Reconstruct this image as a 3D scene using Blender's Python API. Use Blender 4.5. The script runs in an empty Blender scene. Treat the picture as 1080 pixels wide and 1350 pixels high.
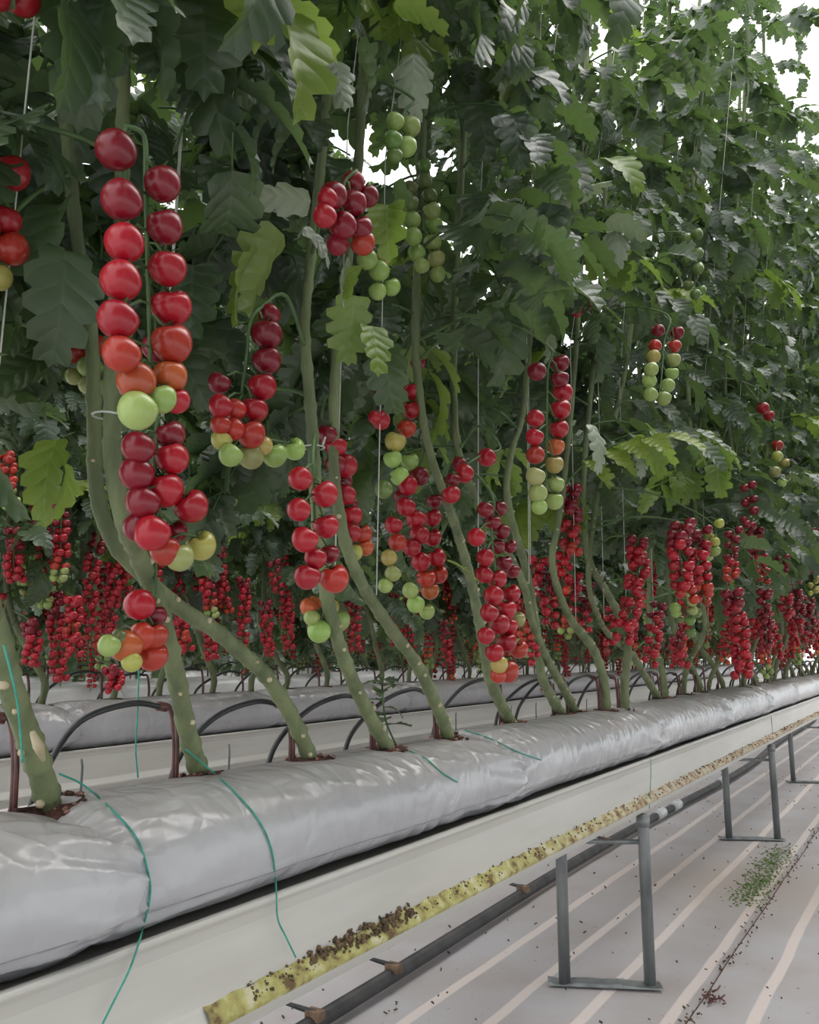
import bpy, math, random
import numpy as np
from mathutils import Vector, Matrix, noise

SC = bpy.context.scene
COL = SC.collection
R = random.Random(7)

# ------------------------------------------------------------------ camera
EYE = Vector((0, 0, 1.2))
PITCH, YAW, FPX = 0.1666, 0.5604, 1100.0
cd = bpy.data.cameras.new('camera')
cam = bpy.data.objects.new('camera', cd)
COL.objects.link(cam)
cam.location = EYE
cam.rotation_euler = (math.pi / 2 + PITCH, 0, YAW)
cd.sensor_fit = 'VERTICAL'
cd.sensor_height = 24.0
cd.lens = FPX / 1350 * 24.0
cd.clip_start = 0.02
cd.clip_end = 300
SC.camera = cam

# ------------------------------------------------------------------ light
SC.view_settings.view_transform = 'Standard'
SC.view_settings.look = 'None'
SC.view_settings.gamma = 1
SC.view_settings.exposure = 0.0
try: SC.view_settings.use_curve_mapping = False
except Exception: pass
wd = bpy.data.worlds.new('overcast'); SC.world = wd; wd.use_nodes = True
nt = wd.node_tree; nt.nodes.clear()
wo = nt.nodes.new('ShaderNodeOutputWorld'); wb = nt.nodes.new('ShaderNodeBackground')
tc = nt.nodes.new('ShaderNodeTexCoord'); sp = nt.nodes.new('ShaderNodeSeparateXYZ')
rp = nt.nodes.new('ShaderNodeValToRGB')
rp.color_ramp.elements[0].position = 0.0; rp.color_ramp.elements[0].color = (.62, .66, .66, 1)
rp.color_ramp.elements[1].position = 0.55; rp.color_ramp.elements[1].color = (1.0, 1.0, 1.0, 1)
nt.links.new(tc.outputs['Generated'], sp.inputs[0]); nt.links.new(sp.outputs['Z'], rp.inputs[0])
nt.links.new(rp.outputs[0], wb.inputs[0]); wb.inputs[1].default_value = 2.25
nt.links.new(wb.outputs[0], wo.inputs[0])
sun = bpy.data.lights.new('hazy_sun', 'SUN'); sun.energy = 1.7; sun.angle = math.radians(40); sun.color = (1, .97, .92)
so = bpy.data.objects.new('hazy_sun', sun); COL.objects.link(so)
so.rotation_euler = Vector((-0.25, -0.55, -1.0)).to_track_quat('-Z', 'Y').to_euler()

# ------------------------------------------------------------------ survey helpers (photo pixel -> point in the greenhouse)
_rt = Vector((math.cos(YAW), math.sin(YAW), 0))
_fw = Vector((-math.sin(YAW) * math.cos(PITCH), math.cos(YAW) * math.cos(PITCH), math.sin(PITCH)))
_up = _rt.cross(_fw)
def ray(x, y): return _fw + _rt * ((x - 540) / FPX) - _up * ((y - 675) / FPX)   # unit depth
def at_depth(x, y, d): return EYE + ray(x, y) * d
def on_x(x, y, X):
    d = ray(x, y); return EYE + d * (X / d.x)
def proj(p):
    v = Vector(p) - EYE; z = v.dot(_fw)
    if z < .05: return None
    return (540 + FPX * v.dot(_rt) / z, 675 - FPX * v.dot(_up) / z, z)

# ------------------------------------------------------------------ materials
def new_mat(name):
    m = bpy.data.materials.new(name); m.use_nodes = True
    n = m.node_tree.nodes; b = n['Principled BSDF']
    return m, m.node_tree, b
def N(t, kind, **kw):
    n = t.nodes.new(kind)
    for k, v in kw.items():
        if k in n.inputs: n.inputs[k].default_value = v
        else: setattr(n, k, v)
    return n
def noisy(name, c1, c2, scale=8, rough=.6, bump=0.0, bscale=60, coord='Object', detail=4, spec=.5, metal=0, stretch=None):
    m, t, b = new_mat(name)
    tc = N(t, 'ShaderNodeTexCoord'); src = tc.outputs[coord]
    if stretch:
        mp = N(t, 'ShaderNodeMapping'); mp.inputs['Scale'].default_value = stretch
        t.links.new(src, mp.inputs[0]); src = mp.outputs[0]
    nz = N(t, 'ShaderNodeTexNoise', Scale=scale, Detail=detail); t.links.new(src, nz.inputs['Vector'])
    r = N(t, 'ShaderNodeValToRGB'); r.color_ramp.elements[0].position = .35; r.color_ramp.elements[1].position = .65
    r.color_ramp.elements[0].color = (*c1, 1); r.color_ramp.elements[1].color = (*c2, 1)
    t.links.new(nz.outputs['Fac'], r.inputs[0]); t.links.new(r.outputs[0], b.inputs['Base Color'])
    b.inputs['Roughness'].default_value = rough; b.inputs['Metallic'].default_value = metal
    b.inputs['Specular IOR Level'].default_value = spec
    if bump:
        n2 = N(t, 'ShaderNodeTexNoise', Scale=bscale, Detail=3); t.links.new(src, n2.inputs['Vector'])
        bp = N(t, 'ShaderNodeBump', Strength=bump, Distance=.004); t.links.new(n2.outputs['Fac'], bp.inputs['Height'])
        t.links.new(bp.outputs[0], b.inputs['Normal'])
    return m

def leaf_mat(name, c1, c2, vein, under, trans=.32):
    m, t, b = new_mat(name)
    out = t.nodes['Material Output']
    uv = N(t, 'ShaderNodeUVMap'); sx = N(t, 'ShaderNodeSeparateXYZ'); t.links.new(uv.outputs[0], sx.inputs[0])
    def M(op, a, bb=None):
        n = N(t, 'ShaderNodeMath', operation=op)
        for i, v in enumerate((a, bb)):
            if v is None: continue
            if isinstance(v, (int, float)): n.inputs[i].default_value = v
            else: t.links.new(v, n.inputs[i])
        return n.outputs[0]
    au = M('ABSOLUTE', M('SUBTRACT', sx.outputs['X'], .5))          # 0 at midrib, .5 at edge
    side = M('ABSOLUTE', M('SUBTRACT', M('FRACT', M('SUBTRACT', M('MULTIPLY', sx.outputs['Y'], 5.5), M('MULTIPLY', au, 2.6))), .5))
    v1 = M('LESS_THAN', side, .055); v2 = M('LESS_THAN', au, .022)
    vv = M('MAXIMUM', v1, v2)
    oi = N(t, 'ShaderNodeObjectInfo'); tc = N(t, 'ShaderNodeTexCoord')
    nz = N(t, 'ShaderNodeTexNoise', Scale=14.0, Detail=3); t.links.new(tc.outputs['Object'], nz.inputs['Vector'])
    f = M('ADD', M('MULTIPLY', nz.outputs['Fac'], .9), M('MULTIPLY', oi.outputs['Random'], .55))
    r = N(t, 'ShaderNodeValToRGB'); r.color_ramp.elements[0].position = .38; r.color_ramp.elements[1].position = 1.0
    r.color_ramp.elements[0].color = (*c1, 1); r.color_ramp.elements[1].color = (*c2, 1); t.links.new(f, r.inputs[0])
    mx = N(t, 'ShaderNodeMix', data_type='RGBA'); t.links.new(M('MULTIPLY', vv, .45), mx.inputs[0])
    t.links.new(r.outputs[0], mx.inputs[6]); mx.inputs[7].default_value = (*vein, 1)
    ge = N(t, 'ShaderNodeNewGeometry')
    mu = N(t, 'ShaderNodeMix', data_type='RGBA'); t.links.new(M('MULTIPLY', ge.outputs['Backfacing'], .6), mu.inputs[0])
    t.links.new(mx.outputs[2], mu.inputs[6]); mu.inputs[7].default_value = (*under, 1)
    t.links.new(mu.outputs[2], b.inputs['Base Color'])
    b.inputs['Roughness'].default_value = .42; b.inputs['Specular IOR Level'].default_value = .75
    bp = N(t, 'ShaderNodeBump', Strength=.45, Distance=.004)
    n2 = N(t, 'ShaderNodeTexNoise', Scale=70.0, Detail=2); t.links.new(tc.outputs['Object'], n2.inputs['Vector'])
    sm = M('SUBTRACT', M('SINE', M('MULTIPLY', side, 3.1)), M('MULTIPLY', n2.outputs['Fac'], -.8))
    t.links.new(sm, bp.inputs['Height']); t.links.new(bp.outputs[0], b.inputs['Normal'])
    tr = N(t, 'ShaderNodeBsdfTranslucent')
    mt = N(t, 'ShaderNodeMix', data_type='RGBA', blend_type='MIX'); mt.inputs[0].default_value = .5
    t.links.new(r.outputs[0], mt.inputs[6]); mt.inputs[7].default_value = (.25, .42, .07, 1)
    t.links.new(mt.outputs[2], tr.inputs['Color'])
    ms = N(t, 'ShaderNodeMixShader', Fac=trans)
    t.links.new(b.outputs[0], ms.inputs[1]); t.links.new(tr.outputs[0], ms.inputs[2]); t.links.new(ms.outputs[0], out.inputs[0])
    return m
M_LEAF = leaf_mat('tomato leaf green', (.026, .045, .031), (.062, .098, .054), (.10, .14, .085), (.095, .130, .090))
M_LEAFY = leaf_mat('young leaf yellow green', (.13, .22, .03), (.26, .34, .05), (.34, .40, .12), (.24, .32, .12), .45)
M_LEAFG = leaf_mat('dry leaf grey', (.20, .25, .18), (.33, .38, .28), (.40, .42, .34), (.30, .34, .26), .15)
M_VINE = noisy('truss stalk green', (.05, .10, .035), (.10, .17, .06), 20, .6)

# tomato: colour comes from the object colour (ripeness), calyx end slightly duller
def fruit_mat():
    m, t, b = new_mat('tomato skin')
    oi = N(t, 'ShaderNodeObjectInfo'); tc = N(t, 'ShaderNodeTexCoord')
    nz = N(t, 'ShaderNodeTexNoise', Scale=30.0, Detail=2); t.links.new(tc.outputs['Object'], nz.inputs['Vector'])
    r = N(t, 'ShaderNodeValToRGB'); r.color_ramp.elements[0].color = (.72, .72, .72, 1); r.color_ramp.elements[1].color = (1, 1, 1, 1)
    t.links.new(nz.outputs['Fac'], r.inputs[0])
    mx = N(t, 'ShaderNodeMix', data_type='RGBA', blend_type='MULTIPLY'); mx.inputs[0].default_value = 1
    t.links.new(oi.outputs['Color'], mx.inputs[6]); t.links.new(r.outputs[0], mx.inputs[7])
    t.links.new(mx.outputs[2], b.inputs['Base Color'])
    b.inputs['Roughness'].default_value = .28; b.inputs['Specular IOR Level'].default_value = .5
    b.inputs['Subsurface Weight'].default_value = .0
    return m
M_FRUIT = fruit_mat()
M_RED = noisy('ripe far fruit', (.30, .007, .018), (.48, .016, .024), 9, .25)
M_ORNG = noisy('turning far fruit', (.55, .10, .03), (.62, .06, .03), 9, .25)
M_GRNF = noisy('unripe far fruit', (.22, .30, .08), (.30, .38, .12), 9, .3)

def stem_mat():
    m = noisy('tomato stem bark', (.10, .125, .06), (.19, .225, .11), 22, .7, .7, 120, stretch=(1, 1, .25))
    return m
M_STEM = stem_mat()
M_SCAR = noisy('leaf scar', (.38, .32, .2), (.55, .48, .34), 40, .8)
M_TWINE = noisy('white twine', (.5, .52, .48), (.65, .66, .6), 40, .8)
M_GREEN_TWINE = noisy('green twine', (.02, .22, .17), (.04, .34, .27), 60, .6)
M_HOSE = noisy('black hose', (.012, .012, .015), (.03, .03, .034), 30, .35)
M_PEG = noisy('dripper peg', (.06, .018, .016), (.14, .05, .045), 40, .4)
M_SUB = noisy('coco substrate', (.035, .016, .012), (.13, .055, .042), 60, .95, .8, 200)
M_CHIP = noisy('coco chips', (.20, .09, .07), (.38, .22, .17), 50, .9)
M_STEEL = noisy('galvanised steel', (.13, .14, .145), (.25, .265, .27), 14, .45, .2, 80, metal=.35, stretch=(1, 1, .3))
M_PIPE = noisy('dark drain pipe', (.018, .018, .02), (.05, .048, .048), 10, .6)
M_CLAMP = noisy('rusty clamp', (.10, .06, .035), (.20, .13, .08), 30, .8)
M_SILVER = noisy('foil band', (.42, .43, .45), (.62, .63, .65), 20, .35)
def moss_mat():
    m, t, b = new_mat('algae crust')
    tc = N(t, 'ShaderNodeTexCoord'); s = N(t, 'ShaderNodeSeparateXYZ'); t.links.new(tc.outputs['Object'], s.inputs[0])
    mr = N(t, 'ShaderNodeMapRange'); mr.inputs[1].default_value = 1.9; mr.inputs[2].default_value = 3.4; t.links.new(s.outputs['Y'], mr.inputs[0])
    nz = N(t, 'ShaderNodeTexNoise', Scale=26.0, Detail=6); t.links.new(tc.outputs['Object'], nz.inputs['Vector'])
    r1 = N(t, 'ShaderNodeValToRGB'); r2 = N(t, 'ShaderNodeValToRGB')
    for r, cs in ((r1, ((.34, (.14, .09, .045)), (.43, (.33, .29, .11)), (.54, (.42, .40, .15)), (.64, (.52, .49, .33)))), (r2, ((.34, (.22, .13, .08)), (.45, (.42, .32, .22)), (.56, (.52, .45, .34)), (.70, (.50, .48, .42))))):
        e = r.color_ramp.elements; e[0].position, e[0].color = cs[0][0], (*cs[0][1], 1); e[1].position, e[1].color = cs[3][0], (*cs[3][1], 1)
        for p, c in cs[1:3]: q = e.new(p); q.color = (*c, 1)
        t.links.new(nz.outputs['Fac'], r.inputs[0])
    mx = N(t, 'ShaderNodeMix', data_type='RGBA'); t.links.new(mr.outputs[0], mx.inputs[0]); t.links.new(r1.outputs[0], mx.inputs[6]); t.links.new(r2.outputs[0], mx.inputs[7])
    t.links.new(mx.outputs[2], b.inputs['Base Color']); b.inputs['Roughness'].default_value = .95
    n2 = N(t, 'ShaderNodeTexNoise', Scale=160.0, Detail=3); t.links.new(tc.outputs['Object'], n2.inputs['Vector'])
    bp = N(t, 'ShaderNodeBump', Strength=1.0, Distance=.004); t.links.new(n2.outputs['Fac'], bp.inputs['Height']); t.links.new(bp.outputs[0], b.inputs['Normal'])
    return m
M_MOSS = moss_mat()
M_CRUMB = noisy('dark crumbs', (.045, .038, .02), (.16, .10, .06), 60, .95)
M_GRASS = noisy('green moss', (.08, .16, .03), (.17, .26, .07), 50, .95, 1, 200)

def bag_mat():
    m, t, b = new_mat('grey plastic film')
    tc = N(t, 'ShaderNodeTexCoord')
    nz = N(t, 'ShaderNodeTexNoise', Scale=4.0, Detail=5); t.links.new(tc.outputs['Object'], nz.inputs['Vector'])
    r = N(t, 'ShaderNodeValToRGB'); r.color_ramp.elements[0].position = .3; r.color_ramp.elements[1].position = .7
    r.color_ramp.elements[0].color = (.35, .35, .375, 1); r.color_ramp.elements[1].color = (.42, .42, .445, 1)
    t.links.new(nz.outputs['Fac'], r.inputs[0])
    # dusty top: stains that lie where the film faces up
    ge = N(t, 'ShaderNodeNewGeometry'); s = N(t, 'ShaderNodeSeparateXYZ'); t.links.new(tc.outputs['Object'], s.inputs[0])
    n3 = N(t, 'ShaderNodeTexNoise', Scale=9.0, Detail=5); t.links.new(tc.outputs['Object'], n3.inputs['Vector'])
    a = N(t, 'ShaderNodeMapRange'); a.inputs[1].default_value = .125; a.inputs[2].default_value = .165
    t.links.new(s.outputs['Z'], a.inputs[0])
    mu = N(t, 'ShaderNodeMath', operation='MULTIPLY'); t.links.new(a.outputs[0], mu.inputs[0]); t.links.new(n3.outputs['Fac'], mu.inputs[1])
    mx = N(t, 'ShaderNodeMix', data_type='RGBA'); t.links.new(mu.outputs[0], mx.inputs[0])
    t.links.new(r.outputs[0], mx.inputs[6]); mx.inputs[7].default_value = (.40, .37, .35, 1)
    t.links.new(mx.outputs[2], b.inputs['Base Color'])
    b.inputs['Roughness'].default_value = .24; b.inputs['Specular IOR Level'].default_value = .6
    mp = N(t, 'ShaderNodeMapping'); mp.inputs['Scale'].default_value = (1.2, 1.7, 1); mp.inputs['Rotation'].default_value = (.4, 0, .5)
    t.links.new(tc.outputs['Object'], mp.inputs[0])
    n2 = N(t, 'ShaderNodeTexNoise', Scale=5.0, Detail=2, Distortion=1.6); t.links.new(mp.outputs[0], n2.inputs['Vector'])
    n4 = N(t, 'ShaderNodeTexVoronoi', Scale=7.0); n4.feature = 'DISTANCE_TO_EDGE'; t.links.new(mp.outputs[0], n4.inputs['Vector'])
    mm = N(t, 'ShaderNodeMath', operation='MINIMUM'); t.links.new(n4.outputs['Distance'], mm.inputs[0]); mm.inputs[1].default_value = .12
    ad = N(t, 'ShaderNodeMath', operation='MULTIPLY_ADD'); t.links.new(mm.outputs[0], ad.inputs[0]); ad.inputs[1].default_value = 1.2; t.links.new(n2.outputs['Fac'], ad.inputs[2])
    bp = N(t, 'ShaderNodeBump', Strength=.45, Distance=.016); t.links.new(ad.outputs[0], bp.inputs['Height'])
    t.links.new(bp.outputs[0], b.inputs['Normal'])
    return m
M_BAG = bag_mat()
M_SEAM = noisy('film weld', (.24, .24, .26), (.33, .33, .36), 20, .3)

M_BAG_LIT = noisy('lit rear plastic film', (.66, .66, .67), (.78, .78, .78), 3, .3, .5, 9)  # bag film with the brighter light of the rear rows put into its colour
def gutter_mat():
    m, t, b = new_mat('cream coated steel gutter')
    tc = N(t, 'ShaderNodeTexCoord'); mp = N(t, 'ShaderNodeMapping'); mp.inputs['Scale'].default_value = (1, .35, 3)
    t.links.new(tc.outputs['Object'], mp.inputs[0])
    nz = N(t, 'ShaderNodeTexNoise', Scale=5.0, Detail=6); t.links.new(mp.outputs[0], nz.inputs['Vector'])
    r = N(t, 'ShaderNodeValToRGB'); r.color_ramp.elements[0].position = .3; r.color_ramp.elements[1].position = .75
    r.color_ramp.elements[0].color = (.43, .415, .385, 1); r.color_ramp.elements[1].color = (.53, .515, .485, 1)
    t.links.new(nz.outputs['Fac'], r.inputs[0]); t.links.new(r.outputs[0], b.inputs['Base Color'])
    b.inputs['Roughness'].default_value = .36
    return m
M_GUT = gutter_mat()

def floor_mat():
    m, t, b = new_mat('striped ground cloth')
    tc = N(t, 'ShaderNodeTexCoord'); s = N(t, 'ShaderNodeSeparateXYZ')
    n0 = N(t, 'ShaderNodeTexNoise', Scale=1.2, Detail=3); t.links.new(tc.outputs['Object'], n0.inputs['Vector'])
    t.links.new(tc.outputs['Object'], s.inputs[0])
    def M(op, a, bb=None):
        n = N(t, 'ShaderNodeMath', operation=op)
        for i, v in enumerate((a, bb)):
            if v is None: continue
            if isinstance(v, (int, float)): n.inputs[i].default_value = v
            else: t.links.new(v, n.inputs[i])
        return n.outputs[0]
    x = M('ADD', s.outputs['X'], M('MULTIPLY', M('SUBTRACT', n0.outputs['Fac'], .5), .03))
    d = M('ABSOLUTE', M('SUBTRACT', M('FRACT', M('DIVIDE', M('ADD', x, 100 * .245 + .12 - .105 + .0), .245)), .5))
    st = N(t, 'ShaderNodeMapRange'); st.inputs[1].default_value = .095; st.inputs[2].default_value = .070; t.links.new(d, st.inputs[0])
    nz = N(t, 'ShaderNodeTexNoise', Scale=2.5, Detail=6); t.links.new(tc.outputs['Object'], nz.inputs['Vector'])
    r = N(t, 'ShaderNodeValToRGB'); r.color_ramp.elements[0].position = .35; r.color_ramp.elements[1].position = .65
    r.color_ramp.elements[0].color = (.385, .35, .345, 1); r.color_ramp.elements[1].color = (.43, .415, .43, 1); t.links.new(nz.outputs['Fac'], r.inputs[0])
    mx = N(t, 'ShaderNodeMix', data_type='RGBA'); t.links.new(st.outputs[0], mx.inputs[0]); t.links.new(r.outputs[0], mx.inputs[6]); mx.inputs[7].default_value = (.64, .565, .535, 1)
    n5 = N(t, 'ShaderNodeTexNoise', Scale=38.0, Detail=4); t.links.new(tc.outputs['Object'], n5.inputs['Vector'])
    sp = N(t, 'ShaderNodeMapRange'); sp.inputs[1].default_value = .68; sp.inputs[2].default_value = .74; t.links.new(n5.outputs['Fac'], sp.inputs[0])
    m2 = N(t, 'ShaderNodeMix', data_type='RGBA'); t.links.new(M('MULTIPLY', sp.outputs[0], .6), m2.inputs[0]); t.links.new(mx.outputs[2], m2.inputs[6]); m2.inputs[7].default_value = (.12, .08, .06, 1)
    # ochre stain
    ds = N(t, 'ShaderNodeVectorMath', operation='DISTANCE'); t.links.new(tc.outputs['Object'], ds.inputs[0]); ds.inputs[1].default_value = (-1.0, 4.9, 0)
    sr = N(t, 'ShaderNodeMapRange'); sr.inputs[1].default_value = .9; sr.inputs[2].default_value = .1; t.links.new(ds.outputs['Value'], sr.inputs[0])
    m3 = N(t, 'ShaderNodeMix', data_type='RGBA'); t.links.new(M('MULTIPLY', M('MULTIPLY', sr.outputs[0], nz.outputs['Fac']), .9), m3.inputs[0]); t.links.new(m2.outputs[2], m3.inputs[6]); m3.inputs[7].default_value = (.30, .22, .15, 1)
    t.links.new(m3.outputs[2], b.inputs['Base Color']); b.inputs['Roughness'].default_value = .7; b.inputs['Specular IOR Level'].default_value = .3
    wv = N(t, 'ShaderNodeTexNoise', Scale=260.0); t.links.new(tc.outputs['Object'], wv.inputs['Vector'])
    bp = N(t, 'ShaderNodeBump', Strength=.25, Distance=.003); t.links.new(wv.outputs['Fac'], bp.inputs['Height']); t.links.new(bp.outputs[0], b.inputs['Normal'])
    return m
M_FLOOR = floor_mat()

# ------------------------------------------------------------------ mesh helpers
class MB:
    def __init__(s): s.v = []; s.f = []; s.m = []; s.uv = []; s.mats = []
    def mi(s, mat):
        if mat not in s.mats: s.mats.append(mat)
        return s.mats.index(mat)
    def add(s, vs, fs, mat, uvs=None):
        o = len(s.v); k = s.mi(mat)
        s.v += [tuple(v) for v in vs]; s.uv += list(uvs) if uvs else [(0, 0)] * len(vs)
        for f in fs: s.f.append(tuple(i + o for i in f)); s.m.append(k)
    def add_mb(s, o, M):
        base = len(s.v); s.v += [tuple(M @ Vector(v)) for v in o.v]; s.uv += o.uv
        ks = [s.mi(x) for x in o.mats]
        for f, k in zip(o.f, o.m): s.f.append(tuple(i + base for i in f)); s.m.append(ks[k])
    def tube(s, pts, r, mat, n=8, cap=True):
        pts = [Vector(p) for p in pts]; L = len(pts)
        rs = r if isinstance(r, (list, tuple)) else [r] * L
        vs = []; fs = []; prev = None
        for i, p in enumerate(pts):
            t = (pts[min(i + 1, L - 1)] - pts[max(i - 1, 0)])
            if t.length < 1e-9: t = Vector((0, 0, 1))
            t.normalize()
            if prev is None: a = t.orthogonal().normalized()
            else:
                a = prev - t * prev.dot(t)
                if a.length < 1e-6: a = t.orthogonal()
                a.normalize()
            prev = a; b = t.cross(a)
            for k in range(n):
                an = 2 * math.pi * k / n
                vs.append(p + (a * math.cos(an) + b * math.sin(an)) * rs[i])
        for i in range(L - 1):
            for k in range(n):
                fs.append((i * n + k, i * n + (k + 1) % n, (i + 1) * n + (k + 1) % n, (i + 1) * n + k))
        if cap:
            fs.append(tuple(range(n))[::-1]); fs.append(tuple((L - 1) * n + k for k in range(n)))
        s.add(vs, fs, mat)
    def box(s, lo, hi, mat):
        x0, y0, z0 = lo; x1, y1, z1 = hi
        s.add([(x0, y0, z0), (x1, y0, z0), (x1, y1, z0), (x0, y1, z0), (x0, y0, z1), (x1, y0, z1), (x1, y1, z1), (x0, y1, z1)],
              [(0, 3, 2, 1), (4, 5, 6, 7), (0, 1, 5, 4), (1, 2, 6, 5), (2, 3, 7, 6), (3, 0, 4, 7)], mat)
    def mesh(s, name, smooth=True):
        me = bpy.data.meshes.new(name); me.from_pydata(s.v, [], s.f)
        for m in s.mats: me.materials.append(m)
        me.polygons.foreach_set('material_index', s.m)
        me.polygons.foreach_set('use_smooth', [smooth] * len(s.f))
        uvl = me.uv_layers.new(name='UVMap')
        li = np.empty(len(me.loops), dtype=np.int32); me.loops.foreach_get('vertex_index', li)
        uvl.data.foreach_set('uv', np.array(s.uv, dtype=np.float32)[li].ravel())
        me.update(); return me

def link(name, me, parent=None, M=None):
    o = bpy.data.objects.new(name, me); COL.objects.link(o)
    if parent: o.parent = parent
    if M is not None: o.matrix_basis = M
    return o
def tag(o, label=None, cat=None, group=None, kind=None):
    if label: o['label'] = label
    if cat: o['category'] = cat
    if group: o['group'] = group
    if kind: o['kind'] = kind
    return o
def thing(name, loc, label, cat, group=None):
    o = bpy.data.objects.new(name, None); o.empty_display_size = .05; COL.objects.link(o); o.location = loc
    return tag(o, label, cat, group)
ORD = ['zeroth', 'first', 'second', 'third', 'fourth', 'fifth', 'sixth', 'seventh', 'eighth', 'ninth', 'tenth', 'eleventh', 'twelfth',
       'thirteenth', 'fourteenth', 'fifteenth', 'sixteenth', 'seventeenth', 'eighteenth', 'nineteenth', 'twentieth']
ORD += ['twenty-' + w for w in ORD[1:10]] + ['thirtieth']
ROWW = {1: 'front row', 2: 'second row', 3: 'third row', 4: 'fourth row'}

def spline(pts, n):
    P = [Vector(p) for p in pts]; out = []
    Q = [P[0] * 2 - P[1]] + P + [P[-1] * 2 - P[-2]]
    for i in range(1, len(Q) - 2):
        for k in range(n):
            t = k / n; a, b, c, d = Q[i - 1], Q[i], Q[i + 1], Q[i + 2]
            out.append(.5 * ((2 * b) + (c - a) * t + (2 * a - 5 * b + 4 * c - d) * t * t + (3 * b - a - 3 * c + d) * t ** 3))
    out.append(P[-1]); return out

# ------------------------------------------------------------------ setting: floor
def make_floor():
    for i, (x0, x1, z, nm) in enumerate([(-16.0, -.80, 0.0, 'floor'), (-.815, 2.5, .006, 'floor')]):
        nx, ny = (70, 90) if i == 0 else (24, 90)
        vs = []; fs = []
        for j in range(ny + 1):
            y = -1.5 + 40 * (j / ny) ** 1.5
            for k in range(nx + 1):
                u = k / nx; x = x1 + (x0 - x1) * (u ** 1.6) if i == 0 else x0 + (x1 - x0) * u ** 1.6
                w = .006 * noise.noise(Vector((x * 2.2, y * .8, 3.1))) - .006
                if i == 1 and k == 0: x += .012 * noise.noise(Vector((0, y * 2.5, 9)))
                vs.append((x, y, z + w))
        for j in range(ny):
            for k in range(nx):
                a = j * (nx + 1) + k; q = (a, a + 1, a + nx + 2, a + nx + 1)
                fs.append(q if i == 1 else q[::-1])
        b = MB(); b.add(vs, fs, M_FLOOR)
        if i == 1:
            e = MB(); pts = [vs[j * (nx + 1)] for j in range(ny + 1)]
            b.tube([(p[0], p[1], p[2] - .002) for p in pts], .0035, M_SUB, 5)
        link(nm, b.mesh(nm), None); 
        o = COL.objects[-1]; o['kind'] = 'structure'
make_floor()

# ------------------------------------------------------------------ gutters
ROWX = {1: -1.14, 2: -3.26, 3: -5.38, 4: -7.50, 5: -9.62, 6: -11.74, 7: -13.86, 8: -15.98}
YEND = {1: 25, 2: 28, 3: 30, 4: 32, 5: 36, 6: 38, 7: 40, 8: 42}
YBEG = {1: -.55, 2: .6, 3: 1.6, 4: 3, 5: 4, 6: 5, 7: 6, 8: 7}
GB = 0.60                      # gutter bottom above floor
PROF = [(.095, .000), (.135, .002), (.137, .030), (.155, .034), (.158, .040), (.140, .066), (.138, .160), (.141, .178), (.146, .186), (.143, .193), (.132, .193), (.118, .185), (.100, .178), (.0, .172)]
def gutter_mesh(y0, y1):
    b = MB(); full = PROF + [(-x, z) for x, z in PROF[::-1][1:]]
    n = len(full); ys = np.linspace(y0, y1, max(2, int((y1 - y0) / .5)))
    vs = [(x, y, z) for y in ys for x, z in full]; fs = []
    for j in range(len(ys) - 1):
        for k in range(n):
            fs.append((j * n + k, j * n + (k + 1) % n, (j + 1) * n + (k + 1) % n, (j + 1) * n + k))
    b.add(vs, fs, M_GUT); return b
def make_gutters():
    for r in (1, 2, 3, 4, 5, 6):
        X = ROWX[r]
        g = thing('hanging_gutter', (X, 0, GB), {1: 'long cream steel gutter of the front row with algae on its ledge', 2: 'cream steel gutter of the second row behind the front bags',
             3: 'pale gutter of the third row', 4: 'pale gutter of the fourth row', 5: 'pale gutter of the fifth row, far back', 6: 'pale gutter of the sixth row, furthest back'}[r], 'gutter', 'gutters carrying the rows')
        if r == 1: secs = [(-.6, 6.22), (6.225, 13.2), (13.205, 25)]
        elif r == 2: secs = [(.5, 7.9), (7.905, 16), (16.005, 24)]
        else: secs = [(YBEG[r] - .3, YEND[r])]
        for a, c in secs:
            me = gutter_mesh(a, c).mesh('gutter_section'); o = link('gutter_section', me, g)
            for p in me.polygons: p.use_smooth = False
            md = o.modifiers.new('b', 'BEVEL'); md.width = .004; md.segments = 2; md.limit_method = 'ANGLE'; md.angle_limit = .5
            md.use_clamp_overlap = True
        if r == 1:
            j = MB(); j.box((-.15, 6.17, .045), (.1425, 6.275, .19), M_STEEL if 0 else M_GUT); link('joint_sleeve', j.mesh('joint_sleeve', False), g)
make_gutters()

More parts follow.
